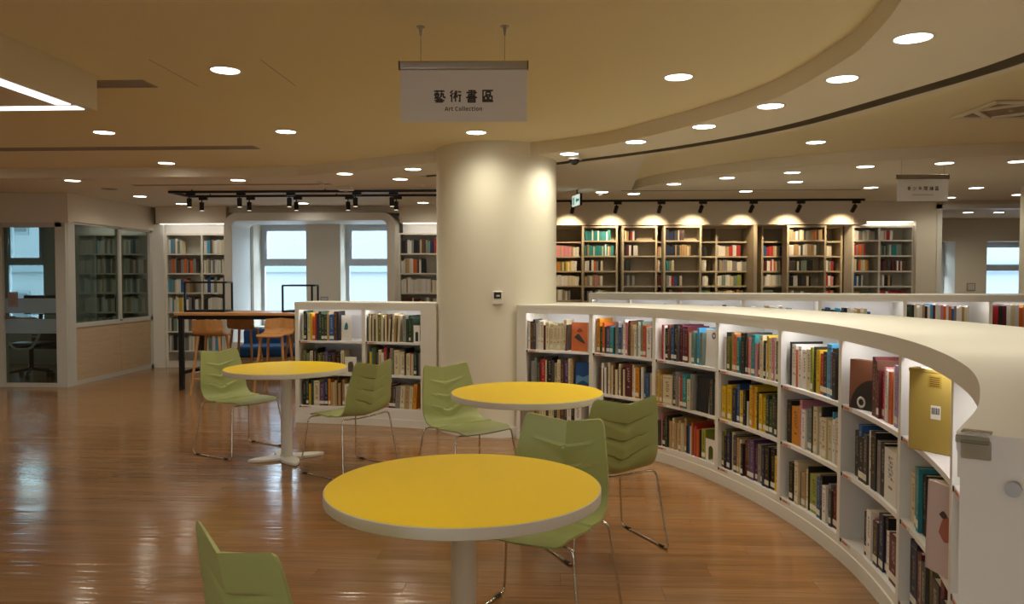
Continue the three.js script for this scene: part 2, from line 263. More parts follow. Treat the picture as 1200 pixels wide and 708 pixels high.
// ------------------------------------------------------------------ curved low shelves
function curveOf(pts) {
  const c = new THREE.CatmullRomCurve3(pts.map(([x, d]) => new THREE.Vector3(x, 0, -d)), false, 'centripetal'), P = c.getSpacedPoints(400), L = c.getLength();
  const at = (s) => { const q = Math.max(0, Math.min(1, s / L)) * 400, i = Math.min(399, Math.floor(q)), f = q - i, a = P[i], b = P[i + 1]; const p = a.clone().lerp(b, f), i0 = Math.max(0, i - 2), i1 = Math.min(400, i + 3), t = P[i1].clone().sub(P[i0]).normalize(); if (s < 0) p.addScaledVector(t, s); if (s > L) p.addScaledVector(t, s - L); return { p, t, n: new THREE.Vector3(t.z, 0, -t.x) }; };
  return { L, at };
}
function ribbon(C, s0, s1, o0, o1, y0, y1, step = 0.05) {    // a bar of rectangular section that follows the curve; offsets count away from the readers
  const n = Math.max(1, Math.ceil((s1 - s0) / step)), pos = [], uv = [];
  const S = []; for (let i = 0; i <= n; i++) { const s = s0 + (s1 - s0) * i / n, { p, n: m } = C.at(s); S.push([s, [o0, o1].map((o) => [p.x + m.x * o, p.z + m.z * o])]); }
  const quad = (a, b, c, d) => { for (const q of [a, b, c, a, c, d]) { pos.push(q[0], q[1], q[2]); uv.push(q[3], q[4]); } };
  const pt = (i, k, y) => [S[i][1][k][0], y, S[i][1][k][1], S[i][0], y + (k ? o1 : o0)];
  for (let i = 0; i < n; i++) { quad(pt(i, 0, y0), pt(i + 1, 0, y0), pt(i + 1, 0, y1), pt(i, 0, y1)); quad(pt(i + 1, 1, y0), pt(i, 1, y0), pt(i, 1, y1), pt(i + 1, 1, y1)); quad(pt(i, 0, y1), pt(i + 1, 0, y1), pt(i + 1, 1, y1), pt(i, 1, y1)); quad(pt(i, 1, y0), pt(i + 1, 1, y0), pt(i + 1, 0, y0), pt(i, 0, y0)); }
  quad(pt(0, 1, y0), pt(0, 0, y0), pt(0, 0, y1), pt(0, 1, y1)); quad(pt(n, 0, y0), pt(n, 1, y0), pt(n, 1, y1), pt(n, 0, y1));
  const g = new THREE.BufferGeometry(); g.setAttribute('position', new THREE.Float32BufferAttribute(pos, 3)); g.setAttribute('uv', new THREE.Float32BufferAttribute(uv, 2)); g.computeVertexNormals();
  return toCreasedNormals(g, 0.4);
}
function sAtPx(C, px, h, upto) { let last = null; for (let s = 0; s <= upto; s += 0.01) { const { p } = C.at(s), x = proj(p.x, h, -p.z)[0]; if (last !== null && (last - px) * (x - px) <= 0) return s; last = x; } return upto; }
const turnOf = (n) => Math.atan2(-n.x, -n.z);              // local +z looks towards the readers
function lowShelf(name, label, o) {
  const { C, cuts, top, width, floors, inner = 0.37 } = o, L = C.L, T = 0.073, th = 0.022;
  const g = thing(name, label, 'bookshelf');
  const e0 = o.endA ?? 0.04, e1 = o.endB ?? 0.04;
  part('counter_top', ribbon(C, 0, L, -0.006, width + 0.006, top - 0.03, top), M.white, g);
  part('fascia', ribbon(C, 0, L, -0.004, 0.016, top - T, top - 0.03), M.white, g);
  part('plinth', ribbon(C, 0, L, 0.006, width, 0, floors[2] - th), M.white, g);
  part('skirting', ribbon(C, 0, L, -0.002, 0.006, 0, 0.075), M.white, g);
  part('back_panel', ribbon(C, 0, L, inner, inner + 0.02, floors[2] - th, top - 0.03), M.whiteIn, g);
  part('outer_panel', ribbon(C, 0, L, width - 0.02, width, floors[2] - th, top - 0.03), M.white, g);
  part('end_panel', ribbon(C, 0, e0, 0, 0.016, floors[2] - th, top - T), M.white, g); part('end_panel', ribbon(C, 0, e0, 0.016, width, floors[2] - th, top - 0.03), M.white, g);
  part('end_panel', ribbon(C, L - e1, L, 0, width, floors[2] - th, top - T), M.white, g); part('end_panel', ribbon(C, L - e1, L, 0.016, width, top - T, top - 0.03), M.white, g);
  const S = [e0, ...cuts, L - e1], bays = [];
  for (const s of cuts) part('divider', ribbon(C, s - 0.018, s + 0.018, 0.0, inner, floors[2] - th, top - T), M.white, g);
  for (let i = 0; i + 1 < S.length; i++) {
    const a = S[i] + (i ? 0.018 : 0), b = S[i + 1] - (i + 2 < S.length ? 0.018 : 0); bays.push([a, b]);
    floors.forEach((y, k) => { const sh = part('shelf_board', ribbon(C, a, b, 0.006, inner, y - th, y), M.whiteIn, g); if (o.tags) { part('shelf_label', ribbon(C, a + 0.012, a + 0.012 + 0.11, 0.0035, 0.006, y - th + 0.002, y - 0.002), M.paper, sh); part('shelf_label', ribbon(C, a + 0.03, a + 0.09, 0.0025, 0.0035, y - th + 0.006, y - 0.008), M.pinkTag, sh); part('shelf_label', ribbon(C, a + 0.002, a + 0.018, 0.0015, 0.006, y - th + 0.003, y - 0.003), M.black, sh); } });
    const mid = C.at((a + b) / 2), w = (b - a) * 0.86, bar = part('led_bar', box(w, 0.01, 0.016), M.glowLine, g); bar.position.copy(mid.p).addScaledVector(mid.n, 0.03); bar.position.y = top - 0.037; bar.rotation.y = turnOf(mid.n);
    const dir = new THREE.Vector3(mid.n.x * 0.35, -1, mid.n.z * 0.35).normalize(), l = new THREE.RectAreaLight(LED, o.power ?? I_LED, w, 0.016); l.position.copy(bar.position); l.position.y -= 0.007;
    const zz = dir.clone().negate(), xx = mid.t.clone(), yy = zz.clone().cross(xx).normalize(); l.quaternion.setFromRotationMatrix(new THREE.Matrix4().makeBasis(xx, yy, zz)); l.castShadow = true; l.name = 'led_bar_light'; scene.add(l);
  }
  return { g, bays, C, floors };
}
const ORD = ['first', 'second', 'third', 'fourth', 'fifth', 'sixth', 'seventh', 'eighth'], ROWS = ['top', 'middle', 'bottom'];
function fillShelf(sh, bay, row, f0, f1, spec, o = {}) {
  const [a, b] = sh.bays[bay], y = sh.floors[row], books = spec.trim().split(/\s+/).map((q) => [q[0], +(q.slice(1) || 2)]), total = books.reduce((m, q) => m + q[1], 0);
  const s0 = a + 0.008 + (b - a - 0.016) * f0, s1 = a + 0.008 + (b - a - 0.016) * f1, unit = (s1 - s0) / total; let s = s0;
  books.forEach(([code, k], i) => {
    const w = unit * k, hMean = o.h ?? 0.245, h = Math.min(o.max ?? 0.305, hMean * rr(0.86, 1.12)), dep = o.dep ?? rr(0.16, 0.21), c = sh.C.at(s + w / 2), set = (o.set ?? 0.02) + rr(0, 0.02);
    const tilt = o.lean && i > books.length * (o.leanFrom ?? 0.5) ? -o.lean : (o.leanAll ? -o.leanAll : 0);
    const pos = c.p.clone().addScaledVector(c.n, set); pos.y = y + 0.0005 + Math.abs(Math.sin(tilt)) * w / 2;
    if (tilt < 0) pos.addScaledVector(c.t, 0);
    const nm = (j) => books[j] ? COLORS[books[j][0]][0] : 'the shelf side', hgt = h > 0.262 ? 'tall' : h < 0.228 ? 'short' : '', thk = w < 0.016 ? 'thin' : w > 0.034 ? 'thick' : '';
    const p = i ? nm(i - 1) : (f0 < 0.04 ? 'divider' : 'gap'), n = i < books.length - 1 ? nm(i + 1) : (f1 > 0.95 ? 'divider' : 'gap');
    const label = [hgt, thk, COLORS[code][0], 'book between', p, 'and', n + ',', ROWS[row], 'row,', o.bayName ?? sh.bayName(bay)].filter(Boolean).join(' ');
    const v = proj(pos.x, y + h / 2, -pos.z);
    wanted.push({ code, variant: Math.floor(rnd() * 2), w: w * 0.93, h, dep, pos, turn: turnOf(c.n) + rr(-0.003, 0.003), tilt, label, group: 'books on the ' + sh.groupName, sticker: 'wcikeu'.includes(code) ? rnd() < 0.4 : rnd() < 0.8, size: (w * h * Math.abs(c.n.dot(new THREE.Vector3(pos.x, 0, pos.z).normalize()))) / (v[2] * v[2]) });
    s += w;
  });
}
// the big curved shelf
const shelfCurve = curveOf([[-0.3, 7.0], [0.33, 6.72], [0.93, 6.05], [1.31, 5.1], [1.475, 4.1], [1.42, 3.2], [1.17, 2.25], [0.86, 1.6], [0.66, 1.29]]);
const near = shelfCurve.L * 0.82;
const big = lowShelf('curved_bookshelf', 'long curved white low bookshelf with wide counter top and lit bays', { C: shelfCurve, cuts: [691.5, 765.5, 839.5, 913, 984, 1054, 1115].map((px) => sAtPx(shelfCurve, px, 0.95, near)), top: 1.2, width: 0.86, floors: [0.803, 0.461, 0.12], endA: 0.09, endB: 0.04, tags: true });
big.bayName = (i) => ORD[i] + ' bay of curved bookshelf'; big.groupName = 'long curved bookshelf';
const small = lowShelf('low_bookshelf', 'short white low bookshelf with two lit bays joined to the column', { C: curveOf([[-2.53, 7.66], [-1.8, 7.55], [-1.08, 7.36]]), cuts: [0.72], top: 1.2, width: 0.42, floors: [0.82, 0.5, 0.175], endA: 0.04, endB: 0.16, tags: true });
small.bayName = (i) => (i ? 'column bay' : 'outer bay') + ' of short bookshelf'; small.groupName = 'short bookshelf';
const S = (b, r, f0, f1, spec, o) => fillShelf(big, b, r, f0, f1, spec, o), T = (b, r, f0, f1, spec, o) => fillShelf(small, b, r, f0, f1, spec, o);
S(0, 0, 0.0, 0.62, 'w2 u3 h2 w2 w2 i3 m2 c3 c3 c3 c3 c2 c3 u1', { h: 0.25, lean: 0.05 });
S(0, 1, 0.06, 0.72, 'e3 q2 h3 r5 c1 k5 h2 c3 c3 u3 v4 c2 d2', { h: 0.25 });
S(0, 2, 0.1, 0.86, 'u2 d2 c2 c2 k2 c2 c2 k2 d2 u3 h2 w3 k2 w5');
S(1, 0, 0.01, 0.99, 'a3 g3 z2 g2 v3 t3 g2 e3 b3 e2 w2 p2 k1 u2 d2 w3 q2 w2 q2 z3 v1 w5 k2', { h: 0.26 });
S(1, 1, 0.06, 0.99, 'u2 w2 u1 w2 u2 c2 u1 c2 u2 c2 u1 c2 u2 c2 m7 c2 w2 a4 k2 w2 h2 b4 c2 z2');
S(1, 2, 0.05, 0.95, 'u4 c3 k3 w3 c3 r3 h4 g3 b3 c4 k4 d4 w4');
S(2, 0, 0.05, 0.72, 'r2 w1 k3 u2 b3 k4 h2 m3 v2 m4 z2 w2 q3 t2 q2 s2 q3', { h: 0.255 });
S(2, 1, 0.0, 0.6, 'd2 y1 d2 c8 h3 e2 c2 r2 t4 c3 e2', { h: 0.25, set: -0.005 });
S(2, 1, 0.86, 0.97, 'h2 e2', { h: 0.23 });
S(2, 2, 0.0, 0.78, 'h2 p1 k3 g2 u2 d2 c2 d2 c3 d2 c2 d2 k2 b2 w2 z1 d2 r2 z2 k2 l4', { h: 0.23 });
S(3, 0, 0.02, 0.98, 'w2 k2 o3 l2 d2 z3 t3 t2 k4 h2 r2 p2 t4 p2 h3 c3 k2 w2 y2 c3 p2 w2 o3 y2', { h: 0.25 });
S(3, 1, 0.01, 0.4, 'y3 k1 y3 n3 b2 y3 k2', { h: 0.25 });
S(3, 1, 0.45, 0.99, 'y3 a2 y3 k2 y3 y3 g3 g3 g3 k2 g3', { h: 0.25 });
S(3, 2, 0.0, 0.99, 'o2 l1 k2 n3 c3 h3 d2 c2 k2 m3 h2 v4 m2 e3 h3 n2 k4 k4 y3 w2', { h: 0.245 });
S(4, 0, 0.05, 0.99, 'k1 w3 w2 z1 w3 w4 c4 l2 k2 y3 r3 k3 s4 v2 k3 w3 t2', { h: 0.255 });
S(4, 1, 0.03, 0.99, 'k3 a6 p2 w3 q4 k1 c3 w2 k1 c4 c3 s1 w2 c3 a2', { h: 0.25 });
S(4, 2, 0.08, 0.99, 'k3 w2 c3 u1 d3 c2 k1 l7 b3 k2 w3 e2 h2 m3 r2 a2', { h: 0.225 });
S(5, 0, 0.42, 0.99, 'm3 u2 m2 r3 p2 w2 z3 w3 f3 p3 s2 p2', { h: 0.25 });
S(5, 1, 0.1, 0.99, 'k2 b2 k3 h2 w2 k3 e2 k3 w8 k3', { h: 0.245 });
S(5, 2, 0.32, 0.97, 'k2 w3 p1 h3 n3 k2 w2 m6 k2', { h: 0.235 });
S(6, 0, 0.25, 0.95, 'k5 f4 k3 z2', { h: 0.285, set: 0.17, dep: 0.14 });
S(6, 1, 0.04, 0.7, 'c4 q3 t2 k3 o5 c2 u3 n3 k4', { h: 0.225 });
S(6, 2, 0.02, 0.8, 'n5 c2 m3 c1 h4 o2 h6 m3 k4', { h: 0.24 });
T(0, 0, 0.03, 0.62, 'w1 g3 k1 c3 y2 z3 r2 n2 g3 g3 g3 d2 b5 u3 k2', { h: 0.26 });
T(0, 1, 0.03, 0.7, 'o3 q3 c3 k4 o4 g3 v3 n3 u3 k5 c3', { h: 0.22 });
T(0, 2, 0.02, 0.95, 'k3 g2 y2 g2 c5 v4 n3 a2 d2 c1 d2 u1 d2 u1 d2 w5 w4 e3', { h: 0.24 });
T(1, 0, 0.0, 0.6, 'k1 c2 u1 c2 k1 c2 o3 c2 k1 c2 u1 c2 k1 c2 d2 u1 c2', { h: 0.25, lean: 0.05, leanFrom: 0.6 });
T(1, 0, 0.66, 0.86, 'e3 g2 g2 g2', { h: 0.255 });
T(1, 1, 0.03, 0.99, 'q1 y2 t1 o2 k3 c3 w2 r3 k2 z1 e3 k1 c5 w1 c4 k1 c4 r1 c2 g3 k2 e2', { h: 0.24 });
T(1, 2, 0.1, 0.9, 'e3 c4 w3 p3 m3 h3 e4 c4 d4 c3 a3', { h: 0.24, leanAll: 0.06 });
wanted.sort((a, b) => b.size - a.size);
wanted.forEach((b, i) => { if (i < 310) makeBook(b); else { const c = new THREE.Vector3(0, 0, -b.dep / 2).applyAxisAngle(new THREE.Vector3(0, 1, 0), b.turn).add(b.pos); farBook(c.x, c.y, c.z, b.w, b.h, b.dep, b.code, b.turn, b.tilt); } });
// books that show their front cover, book ends
function faceOut(sh, bay, row, f, w, h, thick, m, label, o = {}) {
  const [a, b] = sh.bays[bay], c = sh.C.at(a + (b - a) * f), p = c.p.clone().addScaledVector(c.n, o.set ?? 0.03); p.y = sh.floors[row] + 0.001 + Math.sin(o.back ?? 0.05) * thick;
  const g = thing(o.name ?? 'book', label, o.category ?? 'book', p, turnOf(c.n) + (o.turn ?? 0)); g.rotation.order = 'YXZ'; g.rotation.x = -(o.back ?? 0.05);
  const t = thick; part('cover', merge([box(w, h, 0.004, 0, h / 2, -0.002), box(w, h, 0.004, 0, h / 2, -t + 0.002), box(0.005, h, t, -w / 2 + 0.0025, h / 2, -t / 2)]), m, g);
  part('page_block', box(w - 0.01, h - 0.008, t - 0.009, 0.001, h / 2, -t / 2), M.pages, g);
  return g;
}
const ink = (c) => std({ color: c, roughness: 0.6 });
function blob(pts, m, parent, z = 0.0005, t = 0.0012) { const s = new THREE.Shape(new THREE.SplineCurve([...pts, pts[0]].map(([x, y]) => new THREE.Vector2(x, y))).getPoints(40)); const q = part('cover_print', new THREE.ExtrudeGeometry(s, { depth: t, bevelEnabled: false }), m, parent); q.position.z = z; return q; }
{
  let g = faceOut(big, 0, 0, 0.81, 0.16, 0.25, 0.022, ink('#c96a35'), 'orange art book with a painted bird, standing cover outward on curved bookshelf', { turn: -0.06, back: 0.05 });
  blob([[-0.05, 0.12], [-0.01, 0.15], [0.03, 0.11], [0.06, 0.07], [0.02, 0.08], [-0.02, 0.1]], ink('#3f3a3a'), g); blob([[-0.03, 0.17], [0.0, 0.2], [0.03, 0.18], [0.01, 0.165]], ink('#8e3f28'), g);
  g = faceOut(big, 0, 1, 0.87, 0.16, 0.25, 0.02, ink('#1e4d84'), 'blue picture book standing cover outward on the middle row of curved bookshelf', { back: 0.04 });
  blob([[-0.07, 0.05], [0.0, 0.09], [0.06, 0.07], [0.06, 0.14], [0.0, 0.12], [-0.06, 0.13]], ink('#5b93bd'), g);
  g = faceOut(big, 2, 0, 0.86, 0.15, 0.27, 0.02, ink('#e8e6e2'), 'white book with a round grey emblem, standing cover outward on curved bookshelf', { back: 0.04 });
  const em = part('emblem', new THREE.TorusGeometry(0.018, 0.007, 6, 24).scale(1, 1, 0.1), ink('#77736e'), g); em.position.set(0.02, 0.225, 0.001);
  g = faceOut(big, 2, 1, 0.73, 0.14, 0.255, 0.03, ink('#1b1d1f'), 'large black hardcover standing cover outward on the middle row of curved bookshelf', { set: 0.02, turn: 0 });
  g = faceOut(big, 5, 0, 0.23, 0.16, 0.24, 0.045, ink('#7d4d33'), 'thick brown picture album with a dark round corner design, standing cover outward', { turn: 0.4, back: 0.02 });
  { const s = new THREE.Shape(); s.moveTo(0.08, 0.0); s.lineTo(0.08, 0.15); s.absarc(0.08, 0.0, 0.15, Math.PI / 2, Math.PI, false); s.lineTo(0.08, 0.0); const q = part('cover_print', new THREE.ExtrudeGeometry(s, { depth: 0.0012, bevelEnabled: false, curveSegments: 24 }), ink('#2b2420'), g); q.position.z = 0.0003; const r = part('cover_print', new THREE.TorusGeometry(0.022, 0.006, 6, 24).scale(1, 1, 0.1), ink('#cfc8ba'), g); r.position.set(0.0, 0.035, 0.0016); }
  g = faceOut(big, 6, 1, 0.86, 0.17, 0.3, 0.03, ink('#c9b3ac'), 'pale mauve hardcover with a reddish bird, standing cover outward in the seventh bay', { back: 0.02, turn: 0.45, set: 0.0 });
  blob([[-0.02, 0.14], [0.0, 0.19], [0.035, 0.2], [0.05, 0.17], [0.04, 0.13], [0.01, 0.115]], ink('#a4604f'), g); blob([[-0.02, 0.2], [0.0, 0.215], [0.02, 0.2], [0.0, 0.19]], ink('#4a3a38'), g, 0.001);
  g = faceOut(small, 0, 0, 0.73, 0.1, 0.25, 0.02, ink('#e6e3dd'), 'white book with a teal figure, standing cover outward on short bookshelf', { back: 0.03 });
  blob([[-0.02, 0.11], [-0.01, 0.16], [0.005, 0.18], [0.02, 0.15], [0.015, 0.11]], ink('#2f7c80'), g);
  // gold carton on the seventh bay
  const [a, b] = big.bays[6], c = shelfCurve.at(a + (b - a) * 0.44), p = c.p.clone().addScaledVector(c.n, 0.035); p.y = big.floors[0] + 0.001;
  const bx = thing('archive_box', 'tall gold cardboard slipcase with a barcode sticker, standing on curved bookshelf', 'box', p, turnOf(c.n) + 0.85);
  const gold = std({ color: '#b39a4c', roughness: 0.45, metalness: 0.15 });
  part('body', rbox(0.195, 0.3, 0.05, 0.004, 0, 0.15, -0.025), gold, bx); part('lid', rbox(0.198, 0.014, 0.053, 0.003, 0, 0.3, -0.025), gold, bx);
  const st = part('barcode_sticker', box(0.036, 0.05, 0.001, 0.005, 0.15, 0.0008), M.sticker, bx); for (let k = 0; k < 7; k++) part('bar', box(0.003 - (k % 2) * 0.0012, 0.024, 0.0006, -0.006 + k * 0.0042 - 0.002, 0.155, 0.0016), M.black, st);
  const lb = part('printed_label', box(0.05, 0.045, 0.001, 0, 0.262, 0.0008), ink('#a3842c'), bx); for (let k = 0; k < 5; k++) part('line', box(0.036, 0.004, 0.0006, 0, 0.247 + k * 0.0075, 0.0016), ink('#5f4a17'), lb);
}
function bookEnd(sh, bay, row, f, label, turn = 0.05, half = 0.06) {
  const [a, b] = sh.bays[bay], c = sh.C.at(a + (b - a) * f), p = c.p.clone().addScaledVector(c.n, 0.02); p.y = sh.floors[row] + 0.001;
  const g = thing('book_end', label, 'bookend', p, turnOf(c.n) + turn, 'white book ends with an arched hole');
  const s = new THREE.Shape(); s.moveTo(-half, 0); s.lineTo(half, 0); s.lineTo(half, 0.165); s.lineTo(-half, 0.165); const hole = new THREE.Path(); const hr = half * 0.46; hole.moveTo(-hr, 0.012); hole.lineTo(-hr, 0.09); hole.absarc(0, 0.09, hr, Math.PI, 0, true); hole.lineTo(hr, 0.012); s.holes.push(hole);
  const pg = new THREE.ExtrudeGeometry(s, { depth: 0.002, bevelEnabled: false }); if (turn > 1) pg.translate(half + 0.01, 0, 0); part('plate', pg, M.whiteIn, g); if (turn < 1) part('foot', box(half * 2, 0.002, 0.1, 0, 0.001, -0.05), M.whiteIn, g);
}
bookEnd(big, 2, 2, 0.89, 'white metal book end with arched hole, bottom row, third bay of curved bookshelf');
bookEnd(small, 0, 1, 0.81, 'white metal book end with arched hole, middle row of short bookshelf');
bookEnd(small, 1, 0, 0.92, 'white metal book end with arched hole, top row of short bookshelf', 0, 0.033);
bookEnd(big, 3, 1, 0.425, 'white metal book end between yellow books, fourth bay of curved bookshelf', Math.PI / 2);
// fittings on the end of the curved shelf
{
  const e = shelfCurve.at(shelfCurve.L), n = e.n, t = e.t, face = Math.atan2(t.x, t.z);
  const corner = e.p.clone().addScaledVector(n, 0.022).addScaledVector(t, 0.001); corner.y = 1.155;
  const k = thing('acrylic_holder', 'clear acrylic sign clip gripping the corner of the curved counter end', 'sign holder', corner, face);
  part('front_plate', rbox(0.042, 0.03, 0.004, 0.0015, 0, 0.02, 0.004), M.acrylic, k); part('top_plate', rbox(0.042, 0.003, 0.026, 0.001, 0, 0.0475, -0.006), M.acrylic, k); part('barrel', rod(new THREE.Vector3(-0.028, 0.036, 0.007), new THREE.Vector3(0.018, 0.036, 0.007), 0.006, 0.006, 16), M.acrylic, k);
  let o = 0.02; for (; o < 0.5; o += 0.001) { const q = e.p.clone().addScaledVector(n, o); if (proj(q.x, 1.1, -q.z)[0] > 1188) break; }
  const q = e.p.clone().addScaledVector(n, o), yy = EYE - (570 - 324.5) * proj(q.x, 1.1, -q.z)[2] / FOCAL, st = thing('standoff_bolt', 'round steel standoff bolt on the white counter end', 'bolt', q.addScaledVector(t, 0.001).setY(yy), face);
  part('barrel', new THREE.CylinderGeometry(0.009, 0.009, 0.02, 24).rotateX(Math.PI / 2).translate(0, 0, 0.01), M.steel, st); part('cap', new THREE.CylinderGeometry(0.0115, 0.0115, 0.005, 24).rotateX(Math.PI / 2).translate(0, 0, 0.0225), M.steel, st);
}
// second counter, far behind the first
const farPts = [[690, 9.15], [736, 9.05], [794, 8.95], [870, 8.8], [960, 8.65], [1060, 8.5], [1161, 8.45], [1270, 8.5], [1380, 8.7]].map(([px, d]) => [xAt(px, d), d]);
const farCurve = curveOf(farPts);
const far = lowShelf('far_bookshelf', 'white low bookshelf with lit bays standing before the tan bookcases', { C: farCurve, cuts: [736, 794, 870, 960, 1060, 1161, 1265].map((px) => sAtPx(farCurve, px, 1.1, farCurve.L)), top: 1.26, width: 0.7, floors: [0.87, 0.5, 0.13], power: I_LED * 0.8 });
{
  const rowsFar = ['wkebwwnwgw', 'bwsbwwkwcwwb', 'kwbswwgwbkww', 'kwmwcwlwwqwb', 'gbktskkwwcdwcb', 'gkcwwdkwsmwwpzwzbewwdcw', 'rkmwcwzdcwuwqswcwew', 'wdkmrwcbwk'];
  rowsFar.forEach((codes, i) => { const [a, b] = far.bays[i], reach = [0.75, 0.8, 0.95, 0.8, 0.62, 0.8, 0.98, 0.9][i]; let s = a + 0.03; const u = (b - a - 0.06) * reach / codes.length; for (const c of codes) { const q = farCurve.at(s + u / 2), h = i >= 5 ? rr(0.24, 0.3) : i === 4 ? rr(0.2, 0.25) : rr(0.2, 0.27), z = q.p.clone().addScaledVector(q.n, 0.12); farBook(z.x, 0.871, z.z, u * 0.94, h, 0.18, c, turnOf(q.n)); s += u; } });
}

// ------------------------------------------------------------------ wall bookcases
function bookcase(name, label, x0, x1, d, depth, floors, top, cols, m, o = {}) {
  const g = thing(name, label, 'bookcase', null, 0, o.group), th = 0.03;
  part('back_panel', span(x0, x1, 0, top, d + depth - 0.015, d + depth), m, g);
  part('side_panel', span(x0, x0 + th, 0, top, d, d + depth), m, g); part('side_panel', span(x1 - th, x1, 0, top, d, d + depth), m, g);
  part('top_panel', span(x0 + th, x1 - th, top - 0.03, top, d, d + depth), m, g); part('plinth', span(x0 + th, x1 - th, 0, 0.1, d + 0.01, d + depth), m, g);
  const n = cols.length, W = (x1 - x0 - th) / n; const shares = o.shares ?? Array(n).fill(1 / n); let x = x0;
  cols.forEach((rows, i) => {
    const w = (x1 - x0 - th) * shares[i], a = x + th, b = x + w; if (i) part('divider', span(x, x + th, 0.1, top - 0.03, d + 0.004, d + depth), m, g);
    floors.forEach((y) => part('shelf_board', span(a, b, y - 0.022, y, d + 0.006, d + depth - 0.015), m, g));
    rows.forEach((spec, r) => { if (!spec || floors[r] === undefined) return; const [fr, codes] = spec.split(':'); const list = [...codes].filter((c) => COLORS[c]), u = (b - a - 0.02) * (+fr) / list.length, gap = (r ? floors[r - 1] - 0.022 : top - 0.03) - floors[r]; let q = a + 0.01 + (o.start ?? 0); const k = Math.max(1, Math.round(u / 0.028)); for (const c of list) { const mean = gap * rr(0.68, 0.82); for (let m = 0; m < k; m++) { const dp = 0.14; farBook(q + u / k / 2, floors[r] + 0.0005, -(d + 0.02 + dp / 2 + rr(0, 0.012)), u / k * 0.92, mean * rr(0.95, 1.04), dp, rnd() < 0.22 ? 'wceidh'[Math.floor(rnd() * 6)] : c); q += u / k; } } });
    x += w;
  });
  return g;
}
